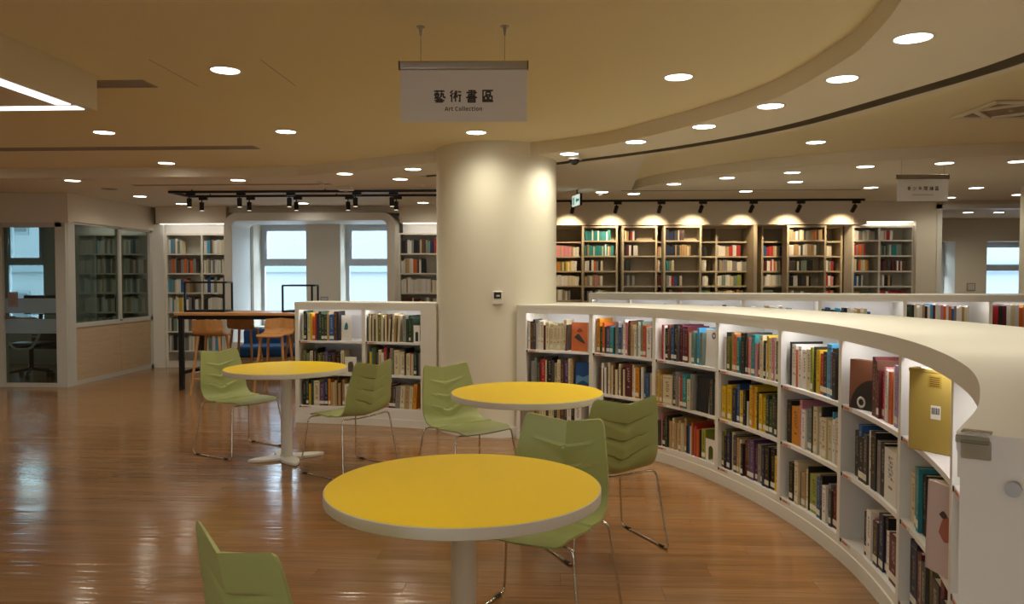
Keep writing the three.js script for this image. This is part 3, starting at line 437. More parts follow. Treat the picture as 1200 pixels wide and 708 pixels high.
// tan cases of the comics wall: fixed ones at the back, sliding ones before them
{
  const fl = [1.99, 1.765, 1.54, 1.315, 1.09, 0.865, 0.64, 0.415, 0.19], FIX = 12.1, MOV = 11.72, top = 2.215;
  const wl = structure('wall_back', 'beige soffit wall over the tan bookcases', 'wall');
  part('soffit', span(-0.7, 4.62, 2.22, LO, 11.75, 12.5), M.wall, wl); part('backing', span(-1.0, 5.6, 0, 2.56, 12.5, 12.7), M.wall, wl); part('pier', span(-0.9, -0.3, 0, LO, 11.75, 12.5), M.wall, wl);
  const fixed = (p0, p1, cols, label, sh) => bookcase('comic_bookcase', label, xAt(p0, FIX), xAt(p1, FIX), FIX, 0.38, fl, top, cols, M.caseTan, { group: 'fixed tan bookcases', shares: sh });
  const moving = (p0, p1, cols, label) => bookcase('sliding_bookcase', label, xAt(p0, MOV), xAt(p1, MOV), MOV, 0.26, fl, top - 0.01, cols, M.caseTan, { group: 'sliding tan bookcases' });
  fixed(628, 684, [['', '0.95:wwwpppw', '0.9:wwpaoyw', '0.95:wwiwwiw', '0.75:wwewe']], 'fixed tan bookcase next to the column with pale books');
  moving(682, 724, [['0.85:ttttttttt', '0.95:tttttttttt', '0.6:wykwzrkw', '0.6:ddwdpdw', '0.7:kwzkewcd', '0.8:wkdzw']], 'sliding tan bookcase with two rows of teal books');
  moving(728.7, 770, [['0.4:wdkrwk', '0.45:kmwkww', '0.2:kgk', '0.35:hhhh', '', '0.5:wkd']], 'sliding tan bookcase half empty with charcoal volumes');
  fixed(736, 784, [['', '0.98:krzdkwrcw', '0.98:wkzwrwzkw', '0.98:mrkkmrkmr', '0.98:krmkrmkrm']], 'fixed tan bookcase seen through a narrow gap between sliding ones');
  moving(777.5, 822, [['0.55:nnnhnm', '0.75:nnnddddd', '0.25:tqk', '0.5:kwrbnb', '0.5:krgmr', '0.6:wkd']], 'sliding tan bookcase with a row of navy volumes on top');
  fixed(786, 882, [['', '0.8:zkzk', '0.8:wciwwciw', '0.85:kkkkkw', '0.9:qwtlqwtl'], ['', '0.7:wwdrwr', '0.9:wewewe', '0.75:wqwcql', '0.8:dacaad']], 'fixed double tan bookcase with pale boxed sets', [0.56, 0.44]);
  part('pier_panel', span(xAt(883, MOV), xAt(883, MOV) + 0.05, 0, 2.22, MOV, 12.49), M.caseTan, tag(structure('trim_1', 'tan upright panel between bookcases', 'trim')));
  fixed(892, 938, [['', '0.75:brrwbnkr', '0.5:mwrzk', '0.75:wwwwwww', '0.3:qe']], 'fixed tan bookcase with bright red and blue spines');
  moving(922, 968, [['0.98:ddededzd', '0.8:wdwwdw', '0.7:hkqk', '0.65:kwkhk', '0.45:wew', '0.6:dwk']], 'sliding tan bookcase with tan boxed volumes on top');
  fixed(955, 987, [['', '0.65:iiwiwi', '0.75:priwpr', '0.75:prprwp', '0.75:rprprp']], 'fixed tan bookcase with rows of pink and red spines');
  const X0 = xAt(1000, MOV), X1 = xAt(1073, MOV);
  bookcase('end_bookcase', 'white bookcase under a bright cove light beside the plain wall', X0, X1, MOV + 0.06, 0.34, [1.99, 1.765, 1.54, 1.315, 1.09, 0.865, 0.64, 0.415, 0.19], 2.2, [['0.9:wewwe', '0.5:rzr', '0.6:cza', '0.4:bwb', '0.5:do'], ['0.4:wprw', '0.7:qqtq', '0.85:muhmumu', '0.4:wkw', '0.8:rrrrrr']], M.caseWhite, { shares: [0.44, 0.56] });
  part('soffit', span(X0, X1, 2.26, LO, MOV, 12.5), M.wall, wl); part('header', span(X0, X1, 2.2, 2.26, MOV + 0.16, 12.5), M.whiteIn, wl);
  const lampG = thing('cove_light', 'bright white light strip over the end bookcase', 'strip light'); strip(lampG, 'light_bar', X1 - X0 - 0.06, 0.03, V((X0 + X1) / 2, 2.252, MOV + 0.05), new THREE.Vector3(0, -0.8, -0.6).normalize(), LED_WARM, I_COVE);
  part('flat', span(X1, xAt(1097, MOV), 0, LO, MOV, 12.5), M.wall, wl);
  // opening to the room beyond
  const O0 = xAt(1097, MOV), lintel = 2.47; part('lintel', span(O0, XR, lintel, LO, MOV, 12.5), M.wall, wl);
  const tr = structure('trim_2', 'white casing around the wide opening', 'trim'); part('casing', merge([span(O0 - 0.01, O0 + 0.06, 0, lintel + 0.03, MOV - 0.03, MOV + 0.3), span(O0 - 0.01, XR, lintel - 0.03, lintel + 0.03, MOV - 0.03, MOV + 0.3)]), M.white, tr);
  // room beyond: back wall with two window openings
  const DW = 15.2, wx = [[xAt(1085, DW), xAt(1119, DW)], [xAt(1156, DW), xAt(1235, DW)]], wt = EYE + (324.5 - 284) * DW / FOCAL, w2 = structure('wall_beyond', 'beige wall of the room beyond the opening', 'wall');
  part('panel', merge([span(3.2, wx[0][0], 0, 2.7, DW, DW + 0.5), span(wx[0][1], wx[1][0], 0, 2.7, DW, DW + 0.5), span(wx[1][1], XR, 0, 2.7, DW, DW + 0.5), span(wx[0][0], wx[0][1], wt, 2.7, DW, DW + 0.5), span(wx[1][0], wx[1][1], wt, 2.7, DW, DW + 0.5), span(wx[0][0], wx[0][1], 0, 0.5, DW, DW + 0.5), span(wx[1][0], wx[1][1], 0, 0.5, DW, DW + 0.5), span(3.0, 3.2, 0, 2.7, 12.5, DW + 0.5)]), M.wall, w2);
  wx.forEach(([a, b], i) => { const w = structure('window_' + (3 + i), 'tall narrow window in the room beyond', 'window'); windowUnit(w, a, b, 0.5, wt, DW + 0.42, 1.6); });
  const no = thing('wall_socket_plate', 'small grey notice plate on the beige wall of the room beyond', 'plate', V(xAt(1138, DW), EYE - (336 - 324.5) * DW / FOCAL, DW)); part('plate', rbox(0.16, 0.15, 0.012, 0.003, 0, 0, 0.006), M.grille, no); part('rim', box(0.12, 0.11, 0.003, 0, 0, 0.013), M.lightGrey, no);
  for (const px of [1133, 1169]) downlightAt(xAt(px, 13.8), 13.8, LO, 'small round downlight in the room beyond the opening', 'downlights in the room beyond', I_DOWN * 1.2);
  // white post at the picture's edge
  const cp = structure('column_001', 'slim white round column before the opening', 'column'); cp.position.copy(V(xAt(1212, 9.9), 0, 9.9)); part('shaft', new THREE.CylinderGeometry(0.16, 0.16, LO, 40, 1).translate(0, LO / 2, 0), M.column, cp);
}
function windowUnit(w, x0, x1, y0, y1, d, mid) {      // frame, casement above a fixed light, two panes
  const f = 0.055, dep = 0.07, bar = (a, b, c, e, dd = 0) => span(a, b, c, e, d - dd, d + dep);
  part('frame', merge([bar(x0, x0 + f, y0, y1), bar(x1 - f, x1, y0, y1), bar(x0 + f, x1 - f, y1 - f, y1), bar(x0 + f, x1 - f, y0, y0 + f), bar(x0 + f, x1 - f, mid - 0.035, mid + 0.035)]), M.alu, w);
  const s = 0.05, a = x0 + f, b = x1 - f, t = y1 - f, u = mid + 0.035;
  const sash = part('sash', merge([bar(a, a + s, u, t, 0.02), bar(b - s, b, u, t, 0.02), bar(a + s, b - s, t - s, t, 0.02), bar(a + s, b - s, u, u + s, 0.02)]), M.alu, w);
  part('handle', merge([span(a + 0.012, a + 0.032, (u + t) / 2 - 0.06, (u + t) / 2 + 0.05, d - 0.045, d - 0.02)]), M.alu, sash);
  part('pane', span(a + s, b - s, u + s, t - s, d + 0.03, d + 0.034), M.glass, w); part('pane', span(a, b, y0 + f, mid - 0.035, d + 0.03, d + 0.034), M.glass, w);
}
// back wall at the reading side: bookcase, window bay, bookcase
{
  const D = 12.25, wl = structure('wall_back_left', 'cream back wall around the window bay', 'wall');
  const fl = [1.82, 1.51, 1.2, 0.89, 0.58, 0.27], xa = xAt(194, D), xb = xAt(268, D), ya = 0.0;
  bookcase('wall_bookcase', 'tall white built-in bookcase between the office and the window bay', xa, xb, D, 0.3, fl, 2.14, [['0.42:wskwqw', '0.85:ezeuezeze', '0.65:sqrwbzq', '0.9:wswykwekw', '0.95:wqwcwewk', '0.95:wkqwewwk'], ['0.98:wstwwiw', '0.98:wqwewwqw', '0.98:wbwqwwb', '0.8:kwwww', '0.9:wewqw', '0.9:wqwsew']], M.caseWhite, { shares: [0.58, 0.42] });
  const xc = xAt(467, D), xd = -0.75;
  bookcase('wall_bookcase', 'tall white built-in bookcase between the window bay and the column', xc, xd, D, 0.3, fl, 2.14, [['0.78:kwwknuqnr', '0.5:wdwzwk', '0.82:wwwwwwww', '0.78:mmmmrwew', '0.6:wkr', '0.7:wqw'], ['0.6:wwk', '0.5:wew', '0.6:wk', '', '', '']], M.caseWhite);
  // bulkheads with cove strips
  for (const [a, b, nm] of [[xAt(184, 12.05), xAt(266, 12.05), 'bright light strip above the bookcase beside the office'], [xAt(469, 12.05), -0.7, 'bright light strip above the bookcase beside the column']]) {
    part('bulkhead', span(a, b, 2.285, LO, 12.03, 12.7), M.wall, wl); part('header', span(a, b, 2.14, 2.285, D + 0.04, 12.7), M.whiteIn, wl);
    const lg = thing('cove_light', nm, 'strip light'); strip(lg, 'light_bar', b - a - 0.08, 0.03, V((a + b) / 2, 2.278, 12.1), new THREE.Vector3(0, -0.75, -0.66).normalize(), LED_WARM, I_COVE);
  }
  part('side', span(-6.36, xa, 0, 2.285, 12.2, 12.7), M.white, wl); part('backing', merge([span(-6.4, xb, 0, 2.14, 12.55, 12.7), span(xc, -0.75, 0, 2.14, 12.55, 12.7)]), M.wall, wl);
  // window bay
  const W0 = 12.0, i0 = xAt(271.6, W0), i1 = xAt(454.6, W0), it = EYE + (324.5 - 257) * W0 / FOCAL, fw = 0.105, ib = 0.42, DEEP = 12.78;
  const rr2 = (x0, x1, y0, y1, r) => { const s = new THREE.Shape(); s.moveTo(x0, y0); s.lineTo(x1, y0); s.lineTo(x1, y1 - r); s.absarc(x1 - r, y1 - r, r, 0, Math.PI / 2, false); s.lineTo(x0 + r, y1); s.absarc(x0 + r, y1 - r, r, Math.PI / 2, Math.PI, false); s.closePath(); return s; };
  const ring = rr2(i0 - fw, i1 + fw, 0, it + fw, 0.2); ring.holes.push(new THREE.Path(rr2(i0, i1, ib, it, 0.1).getPoints(12)));
  const tr = structure('trim_3', 'white rounded surround of the window bay', 'trim'); part('surround', new THREE.ExtrudeGeometry(ring, { depth: DEEP - W0, bevelEnabled: true, bevelSize: 0.012, bevelThickness: 0.012, bevelSegments: 3, curveSegments: 12 }).translate(0, 0, -DEEP), M.white, tr);
  part('bulkhead', span(xAt(266, 12.05), xAt(469, 12.05), it + fw + 0.015, LO, 12.15, 12.78), M.wall, wl);
  // bay back wall with two openings
  const o1 = [xAt(297, DEEP), xAt(359, DEEP)], o2 = [xAt(399, DEEP), i1 - 0.02], B = DEEP + 0.45, yS = 0.62;
  part('bay_back', merge([span(i0 - 0.2, o1[0], 0, LO, DEEP, B), span(o1[1], o2[0], 0, LO, DEEP, B), span(o2[1], i1 + 0.3, 0, LO, DEEP, B), span(o1[0], o1[1], 0, yS, DEEP, B), span(o2[0], o2[1], 0, yS, DEEP, B), span(o1[0], o1[1], it, LO, DEEP, B), span(o2[0], o2[1], it, LO, DEEP, B)]), M.wall, wl);
  windowUnit(structure('window_1', 'window beside the pale pillar with a casement above a fixed pane', 'window'), o1[0], o1[1], yS, it, DEEP + 0.36, 1.67);
  windowUnit(structure('window_2', 'window of the bay nearer the column, casement above a fixed pane', 'window'), o2[0], o2[1], yS, it, DEEP + 0.36, 1.67);
  part('fluted_strip', span(i0 + 0.002, i0 + 0.03, ib, it, DEEP - 0.035, DEEP), M.lightGrey, tr);
  part('wall_end', span(-1.0, -0.7, 0, LO, 12.2, 12.75), M.wall, wl); part('wall_infill', span(-0.95, -0.6, 0, LO, 12.5, 12.7), M.wall, wl);
  const pl = thing('notice_plate', 'small grey notice plate on the pillar between the bay windows', 'plate', V(xAt(380, DEEP), EYE - (351 - 324.5) * DEEP / FOCAL, DEEP)); part('plate', rbox(0.13, 0.085, 0.01, 0.003, 0, 0, 0.005), M.grille, pl); part('print', box(0.1, 0.05, 0.002, 0, 0, 0.011), M.lightGrey, pl);
}
// ------------------------------------------------------------------ outside: the house across
{
  const h = thing('apartment_building', 'pale tiled building standing across from the windows', 'building');
  part('facade', span(-30, 24, -6, 4.6, 24, 26), M.facade, h);
  for (let k = 0; k < 3; k++) part('ledge', span(-30, 24, -4.6 + k * 3.1, -4.4 + k * 3.1, 23.85, 24), M.facadeTrim, h);
  for (let x = -24.5; x < -13; x += 3.4) for (let k = 0; k < 3; k++) { const wn = part('window', span(x, x + 1.3, -3.4 + k * 3.1, -2.1 + k * 3.1, 23.97, 24), M.facadeTrim, h); part('pane', span(x + 0.08, x + 1.22, -3.32 + k * 3.1, -2.18 + k * 3.1, 23.95, 23.97), M.facadeGlass, wn); }
  const gr = structure('ground_outside', 'pale concrete yard outside', 'ground'); part('yard', span(-40, 40, -6.2, -6, 17, 60), M.facade, gr);
}

// ------------------------------------------------------------------ glass office
{
  const X = -6.35, d0 = 10.1, d1 = 12.2, yr = 0.80, yg = 2.18;
  const wo = structure('wall_office', 'cream wall above the office glazing', 'wall');
  part('header', span(X - 0.06, X + 0.06, yg, LO, d0, d1), M.wall, wo); part('front_header', span(XL, X + 0.06, 2.16, LO, 9.98, d0), M.wall, wo); part('front_wall', span(XL, -7.35, 0, 2.16, 9.98, d0), M.wall, wo);
  part('back_wall', merge([span(XL, xAt(4, 12.6), 0, LO, 12.6, 12.8), span(xAt(52, 12.6), -6.2, 0, LO, 12.6, 12.8), span(xAt(4, 12.6), xAt(52, 12.6), 0, 0.6, 12.6, 12.8), span(xAt(4, 12.6), xAt(52, 12.6), 2.42, LO, 12.6, 12.8)]), M.wallGrey, wo);
  const sw = structure('window_5', 'tinted glazing of the office over two light wood panels', 'window');
  const fr = [span(X - 0.03, X + 0.03, 0, 0.06, d0, d1), span(X - 0.03, X + 0.03, yr - 0.03, yr + 0.03, d0, d1), span(X - 0.03, X + 0.03, yg - 0.03, yg + 0.02, d0, d1), span(X - 0.035, X + 0.035, 0, yg, d0 - 0.1, d0 + 0.06), span(X - 0.03, X + 0.03, 0, yg, d1 - 0.07, d1)];
  const dm = (() => { for (let d = d0; d < d1; d += 0.01) if (proj(X, 1.4, d)[0] > 139) return d; return 11.1; })();
  fr.push(span(X - 0.03, X + 0.03, yr, yg, dm - 0.03, dm + 0.03)); part('frame', merge(fr), M.lightGrey, sw);
  for (const [a, b] of [[d0 + 0.06, dm], [dm, d1 - 0.07]]) { part('panel', span(X - 0.02, X + 0.02, 0.06, yr - 0.03, a + 0.004, b - 0.004), M.oak, sw); part('pane', span(X - 0.004, X + 0.004, yr + 0.03, yg - 0.03, a + 0.03, b - 0.03), M.tint, sw); }
  const x1 = X - 0.02, x0 = xAt(2, 9.99), dr = structure('door_1', 'glass office door in a grey frame with frosted bands', 'door');
  part('frame', merge([span(x0 - 0.04, x0 + 0.03, 0, 2.16, 9.96, 10.06), span(x1 - 0.09, x1 + 0.05, 0, 2.16, 9.96, 10.06), span(x0, x1, 2.1, 2.16, 9.96, 10.06), span(x0, x1, 0, 0.05, 9.97, 10.05)]), M.lightGrey, dr);
  part('pane', span(x0 + 0.03, x1 - 0.09, 0.05, 2.1, 10.0, 10.006), M.tint, dr);
  const yb = (py) => EYE - (py - 324.5) * 10 / FOCAL;
  part('frosted_band', span(x0 + 0.03, x1 - 0.09, yb(368.5), yb(350.5), 9.994, 9.998), M.frost, dr); part('frosted_band', span(x0 + 0.03, x1 - 0.09, yb(393), yb(375.5), 9.994, 9.998), M.frost, dr);
  const hd = part('handle', rod(V(x0 + 0.06, yb(373), 9.95), V(x0 + 0.2, yb(373), 9.95), 0.012, 0.012, 12), M.steel, dr); part('spindle', rod(V(x0 + 0.07, yb(373), 9.95), V(x0 + 0.07, yb(373), 10.0), 0.012, 0.012, 12), M.steel, hd);
  const pp = thing('paper_notice', 'printed pinkish paper sheet taped to the office door', 'notice', V(xAt(14.5, 9.99), yb(352), 9.9925)); part('sheet', box(0.14, 0.2, 0.001), std({ color: '#9d8b86', roughness: 0.9 }), pp); for (let k = 0; k < 6; k++) part('line', box(0.1, 0.007, 0.0006, 0, 0.06 - k * 0.024, 0.0009), std({ color: '#6b5c5a', roughness: 0.9 }), pp);
  windowUnit(structure('window_6', 'office window with a casement above a fixed pane', 'window'), xAt(4, 12.6), xAt(52, 12.6), 0.6, 2.42, 12.66, 1.68);
  bookcase('office_bookcase', 'pale bookcase seen through the tinted office glazing', -7.3, X - 0.06, 12.25, 0.3, [1.82, 1.51, 1.2, 0.89, 0.58, 0.27], 2.14, [['0.75:wwwewqw', '0.9:weweqwew', '0.9:wewqwww', '0.8:ewwqww', '0.8:wewqw', ''], ['0.5:wkwqw', '0.9:wweweww', '0.8:wqwewe', '0.9:wewwew', '0.8:eweqw', '']], M.caseWhite);
  part('header_panel', span(-7.4, X - 0.06, 2.14, 2.3, 12.3, 12.6), M.white, wo); part('header_box', span(-7.4, X - 0.06, 2.3, LO, 12.08, 12.6), M.wall, wo);
  const lg = thing('cove_light', 'dim light strip above the office bookcase', 'strip light'); strip(lg, 'light_bar', 0.85, 0.03, V(-6.88, 2.29, 12.14), new THREE.Vector3(0, -0.75, -0.66).normalize(), LED_WARM, I_COVE * 0.35);
  for (const [x, d] of [[-7.2, 11.1], [-8.6, 11.1]]) downlightAt(x, d, LO, 'unseen downlight added to brighten the glass office', 'added fill downlights in the office', I_DOWN * 0.3);  // unseen lamps added to lift the dim office interior
  // desk and chair in the office
  const dk = thing('office_desk', 'white-legged office desk seen through the glass door', 'desk'); const da = -8.35, db = -6.72;
  part('desk_top', rbox(db - da, 0.03, 0.65, 0.004, (da + db) / 2, 0.725, -11.85), M.white, dk); for (const [x, d] of [[da + 0.04, 11.56], [db - 0.04, 11.56], [da + 0.04, 12.14], [db - 0.04, 12.14]]) part('leg', box(0.045, 0.71, 0.045, x, 0.355, -d), M.white, dk); part('modesty_panel', span(da + 0.07, db - 0.07, 0.3, 0.7, 12.13, 12.15), M.black, dk);
  const mo = thing('monitor', 'black computer monitor with a lit strip on the office desk', 'monitor', V(xAt(46, 11.95), 0.741, 11.95)); part('stand', merge([box(0.2, 0.012, 0.16, 0, 0.006, 0), box(0.05, 0.14, 0.03, 0, 0.08, -0.02)]), M.black, mo); part('screen_case', rbox(0.5, 0.3, 0.03, 0.006, 0, 0.27, 0), M.black, mo); part('lit_screen', box(0.2, 0.05, 0.003, -0.03, 0.155, 0.0165), std({ color: '#d8ecf4', emissive: new THREE.Color().setRGB(0.6, 0.85, 1), emissiveIntensity: 1.6 }), mo);
  const oc = thing('office_chair', 'swivel chair with a white slatted back behind the glass door', 'chair', V(xAt(35, 11.0), 0, 11.0), 0.12);
  const back = part('back_frame', wire([new THREE.Vector3(-0.22, 0.86, 0.2), new THREE.Vector3(-0.24, 0.62, 0.24), new THREE.Vector3(-0.12, 0.42, 0.24), new THREE.Vector3(0.12, 0.42, 0.24), new THREE.Vector3(0.24, 0.62, 0.24), new THREE.Vector3(0.22, 0.86, 0.2), new THREE.Vector3(-0.22, 0.86, 0.2)], 0.018, 0.08), M.white, oc);
  for (let k = 0; k < 6; k++) part('slat', box(0.43, 0.03, 0.012, 0, 0.6 + k * 0.045, 0.23 - k * 0.005), M.lightGrey, back);
  part('seat', rbox(0.48, 0.07, 0.46, 0.03, 0, 0.47, -0.02), M.black, oc); part('gas_lift', cyl(0.03, 0.03, 0.34, 0, 0.27, 0), M.black, oc);
  for (let k = 0; k < 5; k++) { const a = k * 1.2566 + 0.3, e = new THREE.Vector3(Math.sin(a) * 0.3, 0.075, Math.cos(a) * 0.3); const l = part('base_spoke', rod(new THREE.Vector3(0, 0.12, 0), e, 0.022, 0.016), M.black, oc); part('caster', new THREE.CylinderGeometry(0.03, 0.03, 0.04, 16).rotateZ(Math.PI / 2).translate(e.x, 0.03, e.z), M.black, l); }
}

// ------------------------------------------------------------------ round tables
const table0 = (() => {
  const g = thing('round_table', 'x', 'table', V(0, 0, 0), 0, 'round yellow tables'), r = 0.475, y = 0.73;
  part('table_top', new THREE.LatheGeometry([[0, y - 0.039], [r - 0.004, y - 0.039], [r, y - 0.036], [r, y - 0.003], [r - 0.003, y - 0.001], [0, y - 0.001]].map(([a, b]) => new THREE.Vector2(a, b)), 96), M.edgeBand, g);
  part('laminate', new THREE.LatheGeometry([[0, y], [r - 0.004, y], [r - 0.0032, y - 0.001], [0, y - 0.001]].reverse().map(([a, b]) => new THREE.Vector2(a, b)), 96), M.yellow, g);
  part('pole', new THREE.LatheGeometry([[0.14, y - 0.039], [0.14, y - 0.045], [0.044, y - 0.05], [0.043, 0.05], [0.05, 0.03], [0.06, 0.02]].reverse().map(([a, b]) => new THREE.Vector2(a, b)), 40), M.white, g);
  for (let k = 0; k < 4; k++) {
    const s = new THREE.Shape(); s.moveTo(0, -0.035); s.bezierCurveTo(0.08, -0.075, 0.2, -0.07, 0.29, 0); s.bezierCurveTo(0.2, 0.07, 0.08, 0.075, 0, 0.035);
    const q = new THREE.ExtrudeGeometry(s, { depth: 0.012, bevelEnabled: true, bevelSize: 0.006, bevelThickness: 0.006, bevelSegments: 2, curveSegments: 16 }).rotateX(-Math.PI / 2).translate(0, 0.0065, 0); const b = part('foot_blade', q, M.white, g); b.rotation.y = k * Math.PI / 2 + 0.45;
  }
  return g;
})();
table0.position.copy(V(-0.3, 0, 2.69)); table0.userData.label = 'round yellow table with a green chair on either side, standing clear of shelves';
copyOf(table0, V(-0.145, 0, 4.9), 0.3, 'round yellow table before the cream column and the first curved bookshelf bays');
copyOf(table0, V(-2.1, 0, 6.13), 0.1, 'round yellow table before the short low bookshelf and the bar stools');

// ------------------------------------------------------------------ green chairs
function shell(o) {
  const NU = 28, NV = 76, th = o.thick, pts = [];
  const S = (u, v) => {
    const a = Math.abs(u), r = o.r0 + o.r1 * Math.pow(a, 1.3), tl = r * 0.767, zc = o.zc, yc = o.ys, lean = o.lean, bz = -Math.sin(lean), by = Math.cos(lean), Lb = o.back + o.dip * a;
    let z, y, len = null; const z0 = o.zf, zs = zc + tl;
    if (v < 0.36) { const q = v / 0.36; z = z0 + (zs - z0) * q; y = yc + 0.014 * (z - zc) / (z0 - zc); const e = Math.max(0, (z - (z0 - 0.08)) / 0.08); y -= 0.022 * e * e; }
    else if (v < 0.5) { const q = (v - 0.36) / 0.14, k = 1 - q; z = k * k * zs + 2 * k * q * zc + q * q * (zc + bz * tl); y = k * k * yc + 2 * k * q * yc + q * q * (yc + by * tl); y += 0.014 * (tl) / (z0 - zc) * k * k; len = tl * q; }
    else { const q = (v - 0.5) / 0.5; len = tl + (Lb - tl) * q; z = zc + bz * len; y = yc + by * len; }
    // fold: the middle lies behind the sides
    let push = 0; if (v >= 0.36) { const w = Math.min(1, (v - 0.36) / 0.2); push += o.fold * (a - 0.5) * w; y -= 0; if (o.chevrons) for (const [c, A, wd, sl] of o.chevrons) { const t = c + sl * a - (len ?? 0), wide = Math.max(0.0001, wd * (1 - a / 0.85)); if (a < 0.85 && t > 0 && t < wide) push += A * (1 - a / 0.85) * (1 - t / wide); } }
    else y -= o.dish * (1 - a) * Math.sin(Math.PI * Math.min(1, v / 0.36) * 0.5 + 0.6);
    z += push * by; y += push * -bz * 0.3;
    // outline
    const vv = v, wv = vv < 0.36 ? o.w[0] + (o.w[1] - o.w[0]) * (vv / 0.36) : vv < 0.55 ? o.w[1] + (o.w[2] - o.w[1]) * (vv - 0.36) / 0.19 : o.w[2] + (o.w[3] - o.w[2]) * Math.pow((vv - 0.55) / 0.45, 1.15);
    const edge = Math.max(0, 1 - vv / 0.07, 1 - (1 - vv) / 0.06), round = 1 - 0.1 * (1 - Math.sqrt(Math.max(0, 1 - edge * edge)));
    return new THREE.Vector3(u * wv * round, y, z);
  };
  const at = (i, j) => S(-1 + 2 * i / NU, j / NV), e = 1e-3, nor = (u, v) => { const a = S(Math.min(1, u + e), v).sub(S(Math.max(-1, u - e), v)), b = S(u, Math.min(1, v + e)).sub(S(u, Math.max(0, v - e))); return b.cross(a).normalize(); };
  const top = [], bot = []; for (let j = 0; j <= NV; j++) for (let i = 0; i <= NU; i++) { const u = -1 + 2 * i / NU, p = S(u, j / NV), n = nor(Math.abs(u) < 1e-6 ? 1e-4 : u, j / NV); if (n.y < 0 && j < NV * 0.3) n.negate(); top.push(p.clone()); bot.push(p.addScaledVector(n, -th)); }
  const pos = [], idx = [], N = NU + 1, K = N * (NV + 1); for (const p of top) pos.push(p.x, p.y, p.z); for (const p of bot) pos.push(p.x, p.y, p.z);
  const q = (a, b, c, d) => idx.push(a, b, c, a, c, d);
  for (let j = 0; j < NV; j++) for (let i = 0; i < NU; i++) { const a = j * N + i; q(a, a + 1, a + N + 1, a + N); q(K + a, K + a + N, K + a + N + 1, K + a + 1); }
  for (let j = 0; j < NV; j++) { const a = j * N, b = j * N + NU; q(a, a + N, K + a + N, K + a); q(b, K + b, K + b + N, b + N); }
  for (let i = 0; i < NU; i++) { const a = i, b = NV * N + i; q(a, K + a, K + a + 1, a + 1); q(b, b + 1, K + b + 1, K + b); }
  const g = new THREE.BufferGeometry(); g.setAttribute('position', new THREE.Float32BufferAttribute(pos, 3)); g.setAttribute('uv', new THREE.Float32BufferAttribute(pos.flatMap((_, i) => i % 3 ? [] : [pos[i] * 3, pos[i + 1] * 3]), 2)); g.setIndex(idx);
  return toCreasedNormals(g, 0.42);
}
const chair0 = (() => {
  const g = thing('shell_chair', 'x', 'chair', V(0, 0, 0), 0, 'green chairs around the yellow tables');
  part('seat_shell', shell({ thick: 0.009, r0: 0.045, r1: 0.11, zc: -0.2, zf: 0.22, ys: 0.432, lean: 0.2, back: 0.385, dip: 0.03, fold: 0.045, dish: 0.012, w: [0.205, 0.232, 0.232, 0.187], chevrons: [[0.275, 0.014, 0.05, 0.045], [0.185, 0.014, 0.05, 0.045], [0.085, 0.016, 0.07, 0.075]] }), M.green, g);
  for (const s of [-1, 1]) {
    const p = (x, y, z) => new THREE.Vector3(s * x, y, z);
    const f = part('leg_frame', wire([p(0.06, 0.408, 0.165), p(0.236, 0.416, 0.175), p(0.288, 0.0065, 0.225), p(0.288, 0.0065, -0.235), p(0.24, 0.425, -0.175), p(0.06, 0.408, -0.15)], 0.0058, 0.035, 10), M.chrome, g);
    for (const z of [0.16, -0.17]) part('glide', rod(p(0.288, 0.0085, z - 0.02), p(0.288, 0.0085, z + 0.02), 0.0083, 0.0083, 10), M.black, f);
  }
  part('under_bar', merge([rod(new THREE.Vector3(-0.06, 0.408, 0.165), new THREE.Vector3(0.06, 0.408, 0.165), 0.0058), rod(new THREE.Vector3(-0.06, 0.408, -0.15), new THREE.Vector3(0.06, 0.408, -0.15), 0.0058)]), M.chrome, g);
  return g;
})();
const chairs = [[-2.575, 6.39, 0.89, -0.455, 'green shell chair at the yellow table, its back to the black bar table'], [-1.51, 5.81, -0.855, 0.52, 'green shell chair with its back turned, before the short low bookshelf'], [-0.56, 5.31, 0.69, -0.72, 'green shell chair standing against the foot of the cream column'], [0.265, 4.22, -0.46, 0.89, 'green shell chair with its back turned, beside the third curved bookshelf bay'], [-0.05, 3.22, -0.43, -0.9, 'green shell chair tucked half under the round table that stands clear'], [-0.585, 2.0, 0.63, 0.777, 'green shell chair, back turned, facing the table that stands clear']];
chairs.forEach(([x, d, fx, fd, label], i) => { const t = Math.atan2(fx, -fd); if (!i) { chair0.position.copy(V(x, 0, d)); chair0.rotation.y = t; chair0.userData.label = label; } else copyOf(chair0, V(x, 0, d), t, label); });

